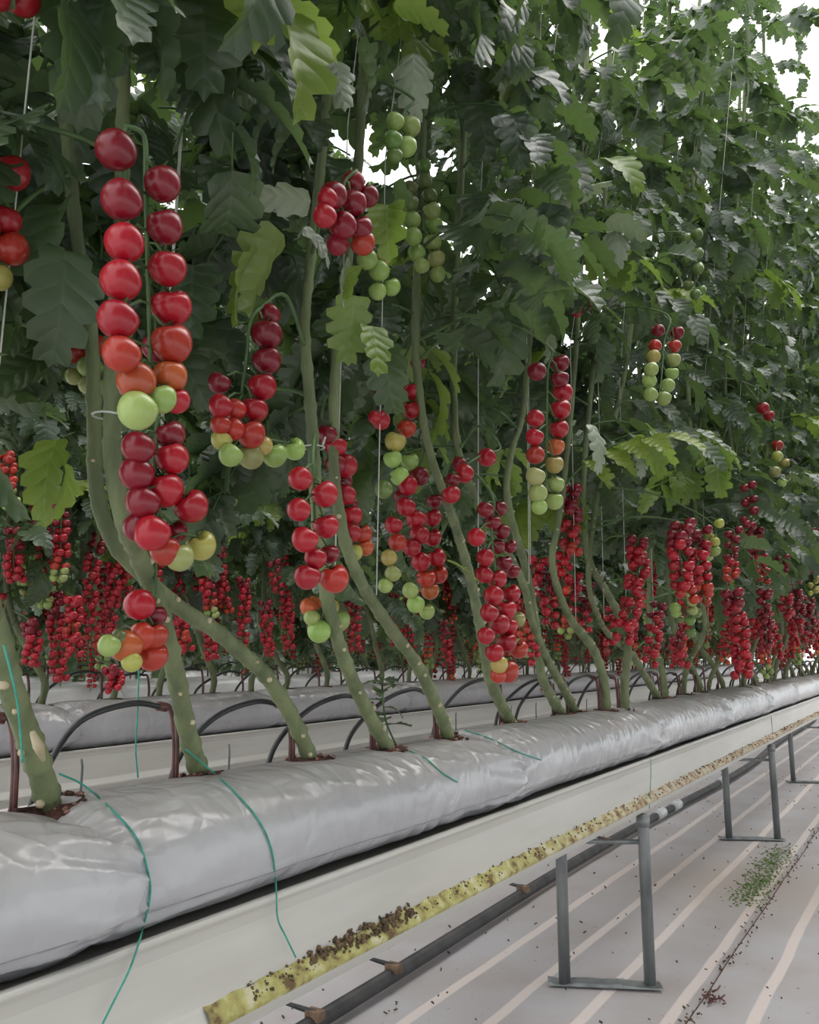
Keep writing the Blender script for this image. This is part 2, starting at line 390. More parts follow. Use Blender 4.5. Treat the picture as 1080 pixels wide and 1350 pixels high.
# algae and crumbs on the ledge of the front gutter
def blob(b, c, r, mat, rr, flat=.6, n=6, m=4):
    vs = []; fs = []
    c = Vector(c)
    for i in range(m + 1):
        th = math.pi * i / m
        for k in range(n):
            ph = 2 * math.pi * k / n; q = r * rr.uniform(.7, 1.25)
            vs.append(c + Vector((q * math.sin(th) * math.cos(ph), q * math.sin(th) * math.sin(ph), q * flat * math.cos(th))))
    for i in range(m):
        for k in range(n): fs.append((i * n + k, (i + 1) * n + k, (i + 1) * n + (k + 1) % n, i * n + (k + 1) % n))
    b.add(vs, fs, mat)
def make_algae():
    rr = random.Random(3); X = ROWX[1] + .15
    X0 = ROWX[1]; b = MB(); prof = [(.1400, .067), (.1408, .0635), (.147, .056), (.154, .047), (.1595, .040), (.158, .034)]
    ys = list(np.arange(1.0, 4.0, .009)) + list(np.arange(4.0, 20, .03)); vs = []; n = len(prof)
    for y in ys:
        for k, (x, z) in enumerate(prof):
            h = .5 + .5 * noise.noise(Vector((y * 38, k * 1.3, 0))) + .4 * noise.noise(Vector((y * 110, k * 3, 5)))
            lo = .35 + .65 * min(1, max(0, noise.noise(Vector((y * 6, 2, 0))) + .6)) * (1.0 if y < 3 else .7)
            q = (0 if k in (0, n - 1) else .0095 * max(0, h) * lo) + .0006
            zz = z + (noise.noise(Vector((y * 25, 7, 0))) * .006 if k == 0 else 0)
            vs.append((X0 + x + q * .75, y, GB + zz + q * .65))
    b.add(vs, [(j * n + k, j * n + k + 1, (j + 1) * n + k + 1, (j + 1) * n + k) for j in range(len(ys) - 1) for k in range(n - 1)], M_MOSS)
    tag(link('algae_crust', b.mesh('algae_crust')), 'yellow green algae crust growing along the front gutter ledge', 'algae', kind='stuff')
    c = MB()
    for i in range(800):
        y = 1.1 + 9 * rr.random() ** 1.7
        if 1.9 < y and rr.random() < .35: continue
        blob(c, (X + (q := rr.uniform(-.010, .008)), y, GB + .056 - q * 1.2 + rr.uniform(0, .004)), rr.uniform(.0012, .0036) * (1 + .12 * y), M_CRUMB, rr, .7, 5, 3)
    for i in range(150):
        y = 1.25 + rr.random() * .35
        blob(c, (X + (q := rr.uniform(-.012, .006)), y, GB + .058 - q * 1.2 + rr.uniform(0, .006)), rr.uniform(.002, .0075), M_CRUMB, rr, .8, 5, 3)
    tag(link('debris', c.mesh('debris')), 'dark crumbs of plant debris on the algae of the front gutter ledge', 'debris', kind='stuff')
make_algae()

# ------------------------------------------------------------------ support frames
def support_frame(X, Y, label, group, low=False, z0=0):
    g = thing('support_frame', (X, Y, 0), label, 'support frame', group)
    n = 8 if low else 14
    for dx, dy in ((.137, 0.0), (-.133, -.15)):
        b = MB(); b.tube([(dx, dy, .0), (dx, dy, .55), (dx, dy, GB + (.0 if dx > 0 else -.003))], .0215, M_STEEL, n); link('post', b.mesh('post'), g)
        c = MB(); c.tube([(dx, dy, GB - .045), (dx, dy, GB - .004)], .0245, M_STEEL, n); link('post_clamp', c.mesh('post_clamp'), g)
    b = MB(); b.tube([(.137, 0, .50), (-.133, -.15, .50)], .009, M_STEEL, 8); link('crossbar', b.mesh('crossbar'), g)
    b = MB(); a = Vector((.175, .01, .004)); c = Vector((-.19, -.17, .004)); d = (c - a).normalized(); q = Vector((-d.y, d.x, 0)) * .038
    vs = [];
    for k in range(9):
        p = a.lerp(c, k / 8); h = .004 + .010 * abs(math.sin(k * 1.7))
        if k in (1, 7): h = .003
        vs += [p - q + Vector((0, 0, .0)), p + q, p + q * .9 + Vector((0, 0, h)), p - q * .9 + Vector((0, 0, h * .7))]
    fs = [(0, 1, 2, 3), (35, 34, 33, 32)]
    for k in range(8):
        for e in range(4): fs.append((k * 4 + e, k * 4 + 4 + e, k * 4 + 4 + (e + 1) % 4, k * 4 + (e + 1) % 4))
    b.add(vs, fs, M_STEEL); link('base_plate', b.mesh('base_plate', False), g)
    return g
for k in range(5):
    Y = [.38, 3.25, 6.10, 8.95, 11.8][k]
    support_frame(ROWX[1], Y, 'steel trestle under the front gutter, ' + ['out of reach beside the camera', 'nearest, standing on a bent plate', 'second from the front', 'third from the front', 'fourth and smallest'][k], 'trestles under the front gutter')
for r, ys in ((2, (2.2, 5.05, 7.9, 10.75)), (3, (3.2, 6.1, 9))):
    for k, Y in enumerate(ys): support_frame(ROWX[r], Y, f'steel trestle under the {ROWW[r]} gutter, {ORD[k+1]} along', 'trestles under the rear gutters', True)

# ------------------------------------------------------------------ drain pipe on the floor
def make_pipe():
    g = thing('drain_pipe', (-1.82, 2, 0), 'black drain pipe lying on the floor behind the front trestles', 'pipe')
    pts = []
    y = -1.0
    while y < 17:
        pts.append((.03 * math.sin(y * .9) - (.0 if y < 10 else (y - 10) * .03), y - 2, .036)); y += .12
    b = MB(); b.tube(pts, .027, M_PIPE, 12); link('pipe_body', b.mesh('pipe_body'), g)
    for i, (y, w) in enumerate([(1.62, .05), (2.75, .05), (2.28, .05), (3.95, .05), (5.2, .05)]):
        c = MB(); x = .03 * math.sin(y * .9)
        c.box((x - .02, y - 2 - .018, .05), (x + .035, y - 2 + .018, .078), M_CLAMP)
        c.tube([(x + .01, y - 2, .07), (x - .05, y - 2.02, .082), (x - .11, y - 2.05, .10)], [.010, .008, .005], M_PIPE, 6)
        link('pipe_clip', c.mesh('pipe_clip', False), g)
    for y in (6.35, 6.75, 8.2):
        c = MB(); x = .03 * math.sin(y * .9)
        c.tube([(x, y - 2.09, .04), (x, y - 1.91, .04)], (.036), M_SILVER, 12); link('joint_band', c.mesh('joint_band'), g)
make_pipe()

# ------------------------------------------------------------------ grow bags
SEAMS = {}
def bag_mesh(L, seed, na=56, ns=130, hw=.150, h=.205, tail=1.0):
    a = np.linspace(0, 2 * np.pi, na, endpoint=False)[None, :]; s = np.linspace(0, 1, ns)[:, None]
    # denser rings at the ends
    s = .5 - .5 * np.cos(np.pi * s) * (.75 + .25 * np.abs(np.cos(np.pi * s)))
    y = s * L
    rs = np.random.RandomState(seed); ph = rs.rand(12) * 6.28
    d0 = y; d1 = L - y
    e0 = np.clip(d0 / .09, 0, 1); e1 = np.clip(d1 / .20, 0, 1)
    env = np.sqrt(np.clip(1 - (1 - e0) ** 2, 0, 1)) * np.sqrt(np.clip(1 - (1 - e1) ** 2, 0, 1))
    hz = (.20 + .80 * env); wz = (.62 + .38 * env)
    body = 1 + .025 * np.sin(y * 5.1 + ph[0]) + .015 * np.sin(y * 11 + ph[1])
    ca, sa = np.cos(a), np.sin(a)
    px = np.sign(ca) * np.abs(ca) ** .72; pz = np.sign(sa) * np.abs(sa) ** np.where(sa > 0, .80, .62)
    W = hw * wz * body; H = h * .5 * hz
    # sag: bottom flattened
    z = np.where(pz > 0, pz * H * 1.02, pz * H * .92)
    x = px * W * (1 - .10 * np.clip(-pz, 0, 1) ** 2 - .12 * np.clip(pz, 0, 1) ** 3)
    # radiating folds near both ends, gather lines along the shoulders
    cx = .050 * (1 - e1) ** 1.2 * tail
    fold = (np.exp(-d0 / .10) * np.sin(a * 11 + ph[2] + 3 * np.sin(a * 3 + ph[3])) + 1.5 * np.exp(-d1 / .13) * np.sin(a * 9 + ph[4] + 3 * np.sin(a * 2 + ph[5])))
    rip = (1 - np.abs(np.sin(y * 34 + 5 * (a - .75) + 2 * np.sin(y * 13 + ph[7])))) ** 4 * 2.2 * np.clip(np.sin(y * 6 + ph[8]) * .7 + .6, 0, 1) * np.exp(-((a - .78) / .36) ** 2) + .6 * np.sin(y * 95 + 5 * np.sin(a * 2 + ph[6]) + 2 * np.sin(y * 13 + ph[7])) * np.clip(np.sin(y * 6 + ph[8]) * .7 + .3, 0, 1) * np.exp(-((a - .75) / .4) ** 2)
    rip2 = np.sin(y * 70 + 6 * a + 2.5 * np.sin(y * 17 + ph[9])) * np.clip(np.sin(y * 5 + ph[10]), 0, 1) * np.exp(-((a - 5.7) / .35) ** 2)
    mid = np.sin(y * 23 + 3 * np.sin(a * 3 + ph[11])) * np.sin(a * 4 + y * 9)
    fold = fold + .8 * np.exp(-d1 / .16) * (1 - np.abs(np.sin(a * 6 + y * 9 + ph[6]))) ** 3 * 2 + .8 * np.exp(-d0 / .12) * (1 - np.abs(np.sin(a * 7 - y * 8 + ph[7]))) ** 3 * 2
    dr = .0068 * fold * env ** .3 + .0032 * rip + .0032 * rip2 + .0012 * mid
    # weld line along the lower flank
    dr = dr + .0022 * np.exp(-((a - 6.02) / .05) ** 2) * np.clip(env * 2 - 1, 0, 1)
    x = x + dr * ca + cx; z = z + dr * sa + (1 - env) * (-.012) + h * .5
    tip = .020 * np.exp(-d1 / .03) * np.sin(3 * a + ph[1]) * ca
    Y = y + 0 * a + tip
    V = np.stack([x + 0 * y, Y, z], -1).reshape(-1, 3)
    b = MB(); fs = []
    for j in range(ns - 1):
        for k in range(na): fs.append((j * na + k, j * na + (k + 1) % na, (j + 1) * na + (k + 1) % na, (j + 1) * na + k))
    fs = [f[::-1] for f in fs]
    fs.append(tuple(range(na))); fs.append(tuple((ns - 1) * na + k for k in range(na))[::-1])
    b.add(V, fs, M_BAG); me = b.mesh('grow_bag')
    G = V.reshape(ns, na, 3); k = int(round((2 * np.pi - .30) / (2 * np.pi) * na)) % na; q = MB()
    pts = [tuple(G[j, k] + np.array([.0003, 0, 0])) for j in range(ns) if .07 < y[j, 0] < L - .12]
    q.tube(pts, .0018, M_SEAM, 4); SEAMS[me.name] = q.mesh('weld_seam')
    return me
BAGL = 1.318; BAGY0 = .775; BZ = GB + .172
BAGS = {}
def make_bags():
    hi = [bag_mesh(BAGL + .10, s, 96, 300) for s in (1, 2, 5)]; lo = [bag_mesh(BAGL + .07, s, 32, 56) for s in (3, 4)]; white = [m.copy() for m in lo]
    for m in white: m.materials[0] = M_BAG_LIT  # rear bags: same meshes, brightness painted in by the paler film
    for r in (1, 2, 3, 4, 5, 6):
        k = 0; y = BAGY0 - BAGL if r == 1 else YBEG[r] + (.35 if r == 2 else 0)
        while y < YEND[r] - BAGL * .9:
            k += 1
            w = ROWW.get(r, {5: 'fifth row', 6: 'sixth row'}.get(r))
            if r == 1: lab = ('shiny grey plastic grow bag cut off by the left edge of the photo', 'long shiny grey grow bag crossed by two green twines')[k - 1] if k < 3 else f'shiny grey grow bag in the front gutter, {ORD[k]} along'
            else: lab = f'{"grey" if r == 2 else "brightly lit"} plastic grow bag in the {w}, {ORD[k]} bag from the near end'
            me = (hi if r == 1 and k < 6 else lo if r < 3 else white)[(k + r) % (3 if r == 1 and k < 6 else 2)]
            o = link('grow_bag', me); tag(o, lab, 'grow bag', 'grow bags of the ' + w)
            o.location = (ROWX[r], y, BZ); o.rotation_euler.z = R.uniform(-.006, .006)
            s = R.uniform(.97, 1.03); o.scale = (s, 1, 1 if r == 1 else s * 1.06)
            if r == 1 and k < 7: link('weld_seam', SEAMS[me.name], o)
            BAGS.setdefault(r, []).append((y, o)); y += BAGL
make_bags()
def bag_of(r, y):
    L = BAGS[r]; i = 0
    for n, (yy, o) in enumerate(L):
        if yy <= y: i = n
    return i, L[i][1]
TOPZ = BZ + .207

# ------------------------------------------------------------------ leaves
def leaflet(L, W, seed, lobes=5, fold=.35, droop=.9, wave=.07, curl=0.0, mat=None, simple=False):
    rr = random.Random(seed); mat = mat or M_LEAF
    rows = [(0.0, .0, 0)]
    for i in range(lobes):
        t = (i + .55) / (lobes + .35); w = math.sin(math.pi * min(1, t ** .62 * .98)) ** .75
        w *= rr.uniform(.85, 1.12)
        rows.append((t - .40 / lobes, w * rr.uniform(.66, .84), 0)); rows.append((t - .16 / lobes, w * .99, .012)); rows.append((t + .10 / lobes, w * .93, .05 + .03 * rr.random()))
    rows.append((.93, .14, 0)); rows.append((1.0, .0, 0))
    vs = []; uvs = []; fs = []
    ph = rr.random() * 6
    x = z = 0; ang = .15; pt = 0
    base = []
    for (t, w, sh) in rows:
        dt = t - pt; pt = t; ang -= droop * dt; x += math.cos(ang) * dt * L; z += math.sin(ang) * dt * L; base.append((x, z, ang))
    us = (-1, -.55, 0, .55, 1) if not simple else (-1, 0, 1)
    for (t, w, sh), (x, z, an) in zip(rows, base):
        for u in us:
            ww = w * W * .5; yy = u * ww
            lift = abs(u) ** 1.2 * ww * fold + wave * ww * math.sin(t * 13 + u * 2 + ph) * abs(u) - curl * ww * u * u
            s = sh * L * abs(u) ** 2 + (-.0) 
            p = Vector((x + s * math.cos(an) - lift * math.sin(an), yy * (1 - .25 * abs(curl)), z + s * math.sin(an) + lift * math.cos(an)))
            vs.append(p); uvs.append((.5 + u * .5 * max(w, .02), t))
    n = len(us)
    for i in range(len(rows) - 1):
        for k in range(n - 1): fs.append((i * n + k, (i + 1) * n + k, (i + 1) * n + k + 1, i * n + k + 1))
    b = MB(); b.add(vs, fs, mat, uvs); return b

def leaf_plan(seed, L=.42, droop=1.5, pairs=4, start=.5):
    """petiole curve and leaflet frames; leaf grows along +X, up is +Z"""
    rr = random.Random(seed); n = 14; ang = start; p = Vector((0, 0, 0)); pts = [p.copy()]; dirs = [ang]
    yaw = 0
    for i in range(n):
        ang -= droop / n * rr.uniform(.6, 1.4); yaw += rr.uniform(-.08, .08)
        p = p + Vector((math.cos(ang) * math.cos(yaw), math.cos(ang) * math.sin(yaw), math.sin(ang))) * (L / n); pts.append(p.copy()); dirs.append(ang)
    fr = []
    def F(t, side, tilt, size, kind):
        i = t * n; k = min(int(i), n - 1); q = pts[k].lerp(pts[k + 1], i - k); an = dirs[k]
        # leaflets spread sideways and hang
        yawl = side * rr.uniform(.9, 1.25) if side else 0
        hang = -an * .0 + tilt + rr.uniform(-.25, .25)
        M = Matrix.Translation(q) @ Matrix.Rotation(yawl, 4, 'Z') @ Matrix.Rotation(hang - (0 if side else an), 4, 'Y') @ Matrix.Rotation(rr.uniform(-.5, .5), 4, 'X') @ Matrix.Scale(size, 4)
        fr.append((kind, M))
    for j in range(pairs):
        t = .30 + .58 * j / (pairs - 1) ; sz = .78 + .35 * math.sin(math.pi * (j + 1) / (pairs + 1))
        for sd in (-1, 1): F(min(.97, t + rr.uniform(-.03, .03)), sd, .45 + .2 * rr.random(), sz * rr.uniform(.85, 1.12), rr.randrange(6))
    F(1.0, 0, .25, 1.2, rr.randrange(6))
    for j in range(3): F(.36 + .2 * j, rr.choice((-1, 1)), .4, .38, rr.randrange(6))
    return pts, fr
LLEN, LWID = .125, .082
def leafset(mat, simple=False, **kw):
    return [leaflet(LLEN * q, LWID * w, 40 + i, lobes=4 + (i % 2), fold=.20 + .12 * (i % 3), droop=.5 + .33 * (i % 4), mat=mat, simple=simple, **kw) for i, (q, w) in enumerate([(1, 1), (1.12, .95), (.92, 1.08), (1.2, 1.15), (.85, .85), (1.05, 1.2)])]
LS = leafset(M_LEAF); LSS = leafset(M_LEAF, True); LSY = leafset(M_LEAFY); LSG = leafset(M_LEAFG, curl=.5)
ME_LS = [b.mesh('leaflet') for b in LS]; ME_LSY = [b.mesh('leaflet') for b in LSY]; ME_LSG = [b.mesh('leaflet') for b in LSG]
PLANS = [leaf_plan(s, L=.36 + .03 * (s % 4), droop=.9 + .32 * (s % 5), start=.55 - .12 * (s % 4)) for s in range(10)]
def joined_leaf(plan, ls, fat=.0028):
    pts, fr = plan; b = MB(); b.tube(pts, [fat * 1.3 - fat * .8 * i / len(pts) for i in range(len(pts))], M_VINE, 5)
    for k, M in fr: b.add_mb(ls[k], M)
    return b
def petiole(plan):
    pts, fr = plan; b = MB(); b.tube(pts, [.0042 - .0026 * i / len(pts) for i in range(len(pts))], M_VINE, 6); return b.mesh('leaf')
ME_PET = [petiole(p) for p in PLANS]
MB_LEAF = [joined_leaf(p, LS) for p in PLANS]; ME_LEAF = [b.mesh('leaf') for b in MB_LEAF]
MB_LEAFS = [joined_leaf(p, LSS) for p in PLANS[:6]]
ME_LEAFY = [joined_leaf(p, LSY).mesh('leaf') for p in PLANS[:3]]

def leaf_matrix(p, az, tilt, roll, s):
    return Matrix.Translation(p) @ Matrix.Rotation(az, 4, 'Z') @ Matrix.Rotation(-tilt, 4, 'Y') @ Matrix.Rotation(roll, 4, 'X') @ Matrix.Scale(s, 4)

# ------------------------------------------------------------------ fruit
def fruit_mesh(seed, nu=16, nv=12, r=1.0, lob=3, cleft=.30):
    rr = random.Random(seed); b = MB(); vs = []; fs = []
    for i in range(nv + 1):
        th = math.pi * i / nv
        for k in range(nu):
            ph = 2 * math.pi * k / nu
            rad = math.sin(th) * (1 + .035 * math.cos(lob * ph + seed) * (1 if th < 1.4 else .3))
            z = math.cos(th)
            dim = math.exp(-(th / .42) ** 2); z -= .40 * dim * (1 + .25 * math.cos(2 * ph))
            z -= cleft * math.exp(-(th / .85) ** 2) * abs(math.cos(ph)) ** 4 * math.sin(min(th * 2.2, 1.57))
            if th < 1.6: rad *= 1.0 + .05 * math.sin(2 * th)
            else: rad *= 1 - .06 * ((th - 1.6) / 1.54) * 1.0; z *= 1.06
            vs.append((rad * r, 0, 0)); vs[-1] = (rad * math.cos(ph) * r, rad * math.sin(ph) * r, z * .96 * r)
    for i in range(nv):
        for k in range(nu): fs.append((i * nu + k, (i + 1) * nu + k, (i + 1) * nu + (k + 1) % nu, i * nu + (k + 1) % nu))
    b.add(vs, fs, M_FRUIT); return b
ME_FRUIT = [fruit_mesh(s, 20, 14).mesh('tomato') for s in (0, 1, 2)]
ME_FRUIT_LO = [fruit_mesh(s, 10, 7).mesh('tomato') for s in (0, 1)]
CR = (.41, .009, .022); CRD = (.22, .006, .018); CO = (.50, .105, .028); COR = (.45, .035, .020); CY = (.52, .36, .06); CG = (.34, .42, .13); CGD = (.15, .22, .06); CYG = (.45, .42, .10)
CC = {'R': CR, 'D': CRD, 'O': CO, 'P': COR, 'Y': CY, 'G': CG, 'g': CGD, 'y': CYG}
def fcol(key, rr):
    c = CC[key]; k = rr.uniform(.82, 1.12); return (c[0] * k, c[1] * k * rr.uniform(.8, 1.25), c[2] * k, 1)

def sepals(b, c, up, r, rr):
    up = up.normalized(); a = up.orthogonal().normalized(); d = up.cross(a); o = rr.random() * 6
    for k in range(5):
        an = o + k * 1.2566; w = (a * math.cos(an) + d * math.sin(an)); s = (-a * math.sin(an) + d * math.cos(an))
        p0 = c + up * r * .66; L = r * rr.uniform(.75, 1.0)
        p1 = p0 + w * L * .5 + up * r * .22; p2 = p0 + w * L + up * r * rr.uniform(.05, .35)
        b.add([p0 - s * r * .07, p0 + s * r * .07, p1 + s * r * .10, p1 - s * r * .10, p2], [(0, 1, 2, 3), (3, 2, 4)], M_VINE)

def build_truss(plant, origin, rachis, fruits, rr, low=False, ped=True):
    """rachis: world pts; fruits: (centre, radius, colour key). truss stalk = part, tomatoes = sub-parts"""
    rachis = [Vector(p) for p in rachis]
    b = MB(); sp = [p - origin for p in spline(rachis, 5)]
    n = len(sp); b.tube(sp, [.0038 - .0018 * i / n for i in range(n)], M_VINE, 5 if low else 7)
    out = []
    for c, r, k in fruits:
        c = Vector(c) - origin
        tgt = c + Vector((0, 0, .018))
        j = min(range(n), key=lambda i: (sp[i] - tgt).length); q = sp[max(0, j - 1)]
        up = ((q - c).normalized() * .75 + Vector((0, 0, 1)) * .9 + Vector((rr.uniform(-.25, .25), rr.uniform(-.25, .25), 0))).normalized()
        if ped:
            e = c + up * r * .62; m = (q + e) * .5 + up * .008 + Vector((rr.uniform(-.004, .004), rr.uniform(-.004, .004), 0))
            b.tube([q, q.lerp(m, .6), m, e], [.0016, .0016, .0024, .0015], M_VINE, 4 if low else 5, cap=False)
            if not low: sepals(b, c, up, r, rr)
        out.append((c, r, k, up))
    t = link('truss_stalk', b.mesh('truss_stalk'), plant)
    for c, r, k, up in out:
        me = rr.choice(ME_FRUIT_LO if low else ME_FRUIT)
        Q = up.to_track_quat('Z', 'Y').to_matrix().to_4x4() @ Matrix.Rotation(rr.random() * 6.28 if low else rr.uniform(-.6, .6), 4, 'Z')
        o = link('tomato', me, t, Matrix.Translation(c) @ Q @ Matrix.Diagonal((r, r, r * rr.uniform(.95, 1.03), 1)))
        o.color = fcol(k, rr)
    return t

def auto_fruits(path, nf, r, rip, rr, spread=1.0):
    """path: world pts from top to tip; two rows of fruit along it. rip: string of colour keys from top to tip"""
    sp = spline(path, 6); n = len(sp); out = []
    side = (sp[-1] - sp[0]).cross(Vector((1, 0, 0)))
    side = side.normalized() if side.length > 1e-5 else Vector((0, 1, 0))
    lay = Vector((.35, 0, 0))
    for i in range(nf):
        t = (i + .5) / nf; p = sp[min(n - 1, int(t * (n - 1)))]
        an = i * 2.25 + rr.uniform(-.3, .3)
        c = p + side * math.sin(an) * r * 1.08 * spread + Vector((1, 0, 0)) * math.cos(an) * r * 1.0 * spread + Vector((0, 0, rr.uniform(-.15, .15) * r))
        k = rip[min(len(rip) - 1, int(t * len(rip)))]
        out.append((c, r * rr.uniform(.86, 1.08) * (1 - .12 * t), k))
    return out

# ------------------------------------------------------------------ stems
def stem_mesh(pts, r0, r1, rr, lo=False, scars=True):
    b = MB(); P = spline(pts, 4 if lo else 10); n = len(P); rs = []
    tot = 0; nxt = .05
    nodes = []
    for i, p in enumerate(P):
        if i: tot += (P[i] - P[i - 1]).length
        k = i / n; r = r0 + (r1 - r0) * min(1, tot / 1.2)
        if tot > nxt: nxt += rr.uniform(.05, .085); nodes.append(i); r *= 1.16
        if i == 0: r *= 1.12
        rs.append(r * rr.uniform(.96, 1.05))
    b.tube(P, rs, M_STEM, 6 if lo else 12)
    if scars:
        for i in nodes:
            if rr.random() < .45: continue
            if i < 2 or i > n * .7 or (P[i].z - P[0].z) > .75: continue
            t = (P[i] - P[i - 1]).normalized(); a = Vector((rr.uniform(.2, 1), rr.uniform(-1, .4), rr.uniform(0, .3))); a = (a - t * a.dot(t)).normalized()
            q = P[i] + a * rs[i] * .82; sc = rr.uniform(.2, .42)
            b.tube([q, q + a * rs[i] * .30, q + a * rs[i] * .42], [rs[i] * sc, rs[i] * sc * .85, rs[i] * .12], M_SCAR, 7)
    return b
def gz(w): return w

# row 1 stems taken from the photo (bare lower part), pixel waypoints + X of the vertical plane they stand in
STEMPX = [
    ((65, 1056), [(48, 1000), (28, 945), (10, 890), (-8, 820), (-40, 740), (-60, 600), (-70, 400)], .0185),
    ((260, 1018), [(246, 960), (232, 890), (212, 810), (188, 745), (165, 690), (150, 620), (148, 560), (150, 440), (160, 300), (162, 150), (165, 0), (168, -200)], .0175),
    ((410, 1000), [(385, 945), (350, 890), (320, 862), (285, 832), (235, 800), (190, 760), (150, 715), (128, 650), (124, 560), (120, 440), (100, 300), (84, 120), (80, 0), (75, -200)], .0165),
    ((512, 986), [(488, 945), (462, 890), (443, 835), (430, 780), (420, 700), (414, 600), (408, 520), (402, 430), (410, 340), (425, 200), (435, 60), (440, -120)], .0165),
    ((592, 972), [(578, 935), (552, 880), (520, 835), (486, 785), (462, 735), (448, 680), (440, 600), (445, 450), (470, 250), (480, 60), (490, -120)], .017),
    ((656, 951), [(648, 900), (636, 840), (622, 770), (604, 705), (585, 650), (568, 600), (556, 540), (548, 450), (552, 300), (560, 100), (566, -100)], .018),
    ((717, 940), [(714, 890), (706, 820), (692, 745), (676, 690), (668, 640), (676, 590), (690, 540), (700, 420), (708, 300), (708, 120), (712, -80)], .018),
    ((757, 938), [(742, 905), (722, 870), (702, 820), (690, 770), (655, 700), (620, 640), (600, 560), (600, 400), (610, 200), (620, 0)], .0165),
    ((800, 936), [(796, 895), (782, 855), (752, 815), (735, 775), (728, 735), (736, 690), (745, 620), (760, 450), (770, 250), (775, 50)], .018),
    ((824, 932), [(824, 895), (828, 858), (820, 820), (800, 780), (775, 730), (770, 620), (790, 400), (800, 200), (806, 0)], .018),
    ((858, 920), [(850, 890), (832, 862), (806, 840), (790, 815), (776, 760), (790, 640), (830, 450), (850, 200), (860, 50)], .018),
]
LEAFZ = 0
PLANTS = {1: []}
def finish_stem(P, top=5.4):
    """carry a stem up to the crop wire"""
    p = P[-1]
    while p.z < top: p = Vector((p.x + R.uniform(-.02, .02) + (.05 if p.z > 2.6 and p.x < -.7 else 0), p.y + R.uniform(-.02, .02), p.z + .35)); P.append(p)
    return P
# keep-clear zones in front of the fruit the photo shows (x0,y0,x1,y1)
CLEAR = [(118, 160, 252, 760), (380, 600, 490, 780), (270, 440, 405, 620), (415, 235, 490, 330), (485, 480, 560, 650), (510, 610, 600, 830), (592, 590, 695, 900), (690, 470, 760, 740),
         (530, 235, 590, 375), (848, 425, 900, 535), (0, 205, 42, 385), (120, 780, 220, 920), (815, 700, 860, 860), (880, 690, 945, 830), (945, 690, 1020, 905), (515, 130, 556, 200), (395, 330, 420, 640), (125, 560, 215, 800), (500, 355, 528, 392)]
def in_clear(q, pad=0):
    return any(a - pad < q[0] < c + pad and b - pad < q[1] < d + pad for a, b, c, d in CLEAR)

def low_limit(y):
    return 1.2 + (.50 if y < 1.0 else .42 if y < 2.2 else .50)

def add_leaves(plant, P, origin, ymin_z, ymax_z, step, rr, detail, group_y, reach=1.0):
    """leaves spiral up the stem P (world pts)"""
    z = ymin_z; az = rr.random() * 6.28
    sp = spline(P, 6)
    while z < ymax_z:
        q = min(sp, key=lambda v: abs(v.z - z) + (0 if v.z > ymin_z - .3 else 9))
        p = Vector((q.x, q.y, z)); az += 2.4 + rr.uniform(-.4, .4)
        i = rr.randrange(len(PLANS)); s = rr.uniform(.85, 1.2) * reach
        if z > ymax_z - .6: s *= .75
        M = leaf_matrix(p, az, rr.uniform(-.25, .35), rr.uniform(-.35, .35), s)
        # where do the leaflets end up
        ok = True
        for kind, F in PLANS[i][1][:9]:
            w = (M @ F).translation; e = (M @ F) @ Vector((LLEN * .9, 0, -.02))
            if (w - EYE).length < .55 or w.x > (-.42 if w.z < 2.4 else -.15): ok = False; break
            for pt in (w, e):
                pr = proj(pt)
                if detail >= 1 and pr and pr[2] < 3.4 and pt.x > -1.10 and in_clear(pr, 4): ok = False; break
            if w.z < ymin_z - .28: ok = False
            if not ok: break
        if ok:
            L = Matrix.Translation(-origin) @ M
            if detail == 2:
                t = link('leaf', ME_PET[i], plant, L)
                young = rr.random() < .05
                for kind, F in PLANS[i][1]: link('leaflet', (ME_LSY if young else ME_LS)[kind], t, F)
            else:
                y = rr.random() < .05
                link('leaf', ME_LEAFY[i % 3] if y else ME_LEAF[i], plant, L)
        z += step * rr.uniform(.7, 1.3) * (1 if ok else .35)

def twine(plant, origin, P, rr, z0=.9):
    b = MB(); a = [p for p in P if p.z > EYE.z + .1]
    if len(a) < 2: return
    q = a[0] + Vector((.02, 0, 0))
    b.tube([q - origin, q - origin + Vector((.01, .01, 1.0)), Vector((a[-1].x, a[-1].y, 4.4)) - origin], .0013, M_TWINE, 4); link('support_twine', b.mesh('support_twine'), plant)
def clip(plant, p):
    b = MB(); pts = []
    for k in range(13):
        an = 2 * math.pi * k / 12; pts.append(p + Vector((math.cos(an) * .020, math.sin(an) * .020, 0)))
    b.tube(pts, .0016, M_TWINE, 5, cap=False)
    b.tube([p + Vector((.02, 0, 0)), p + Vector((.03, -.004, .016))], .002, M_TWINE, 5)
    link('plant_clip', b.mesh('plant_clip'), plant)

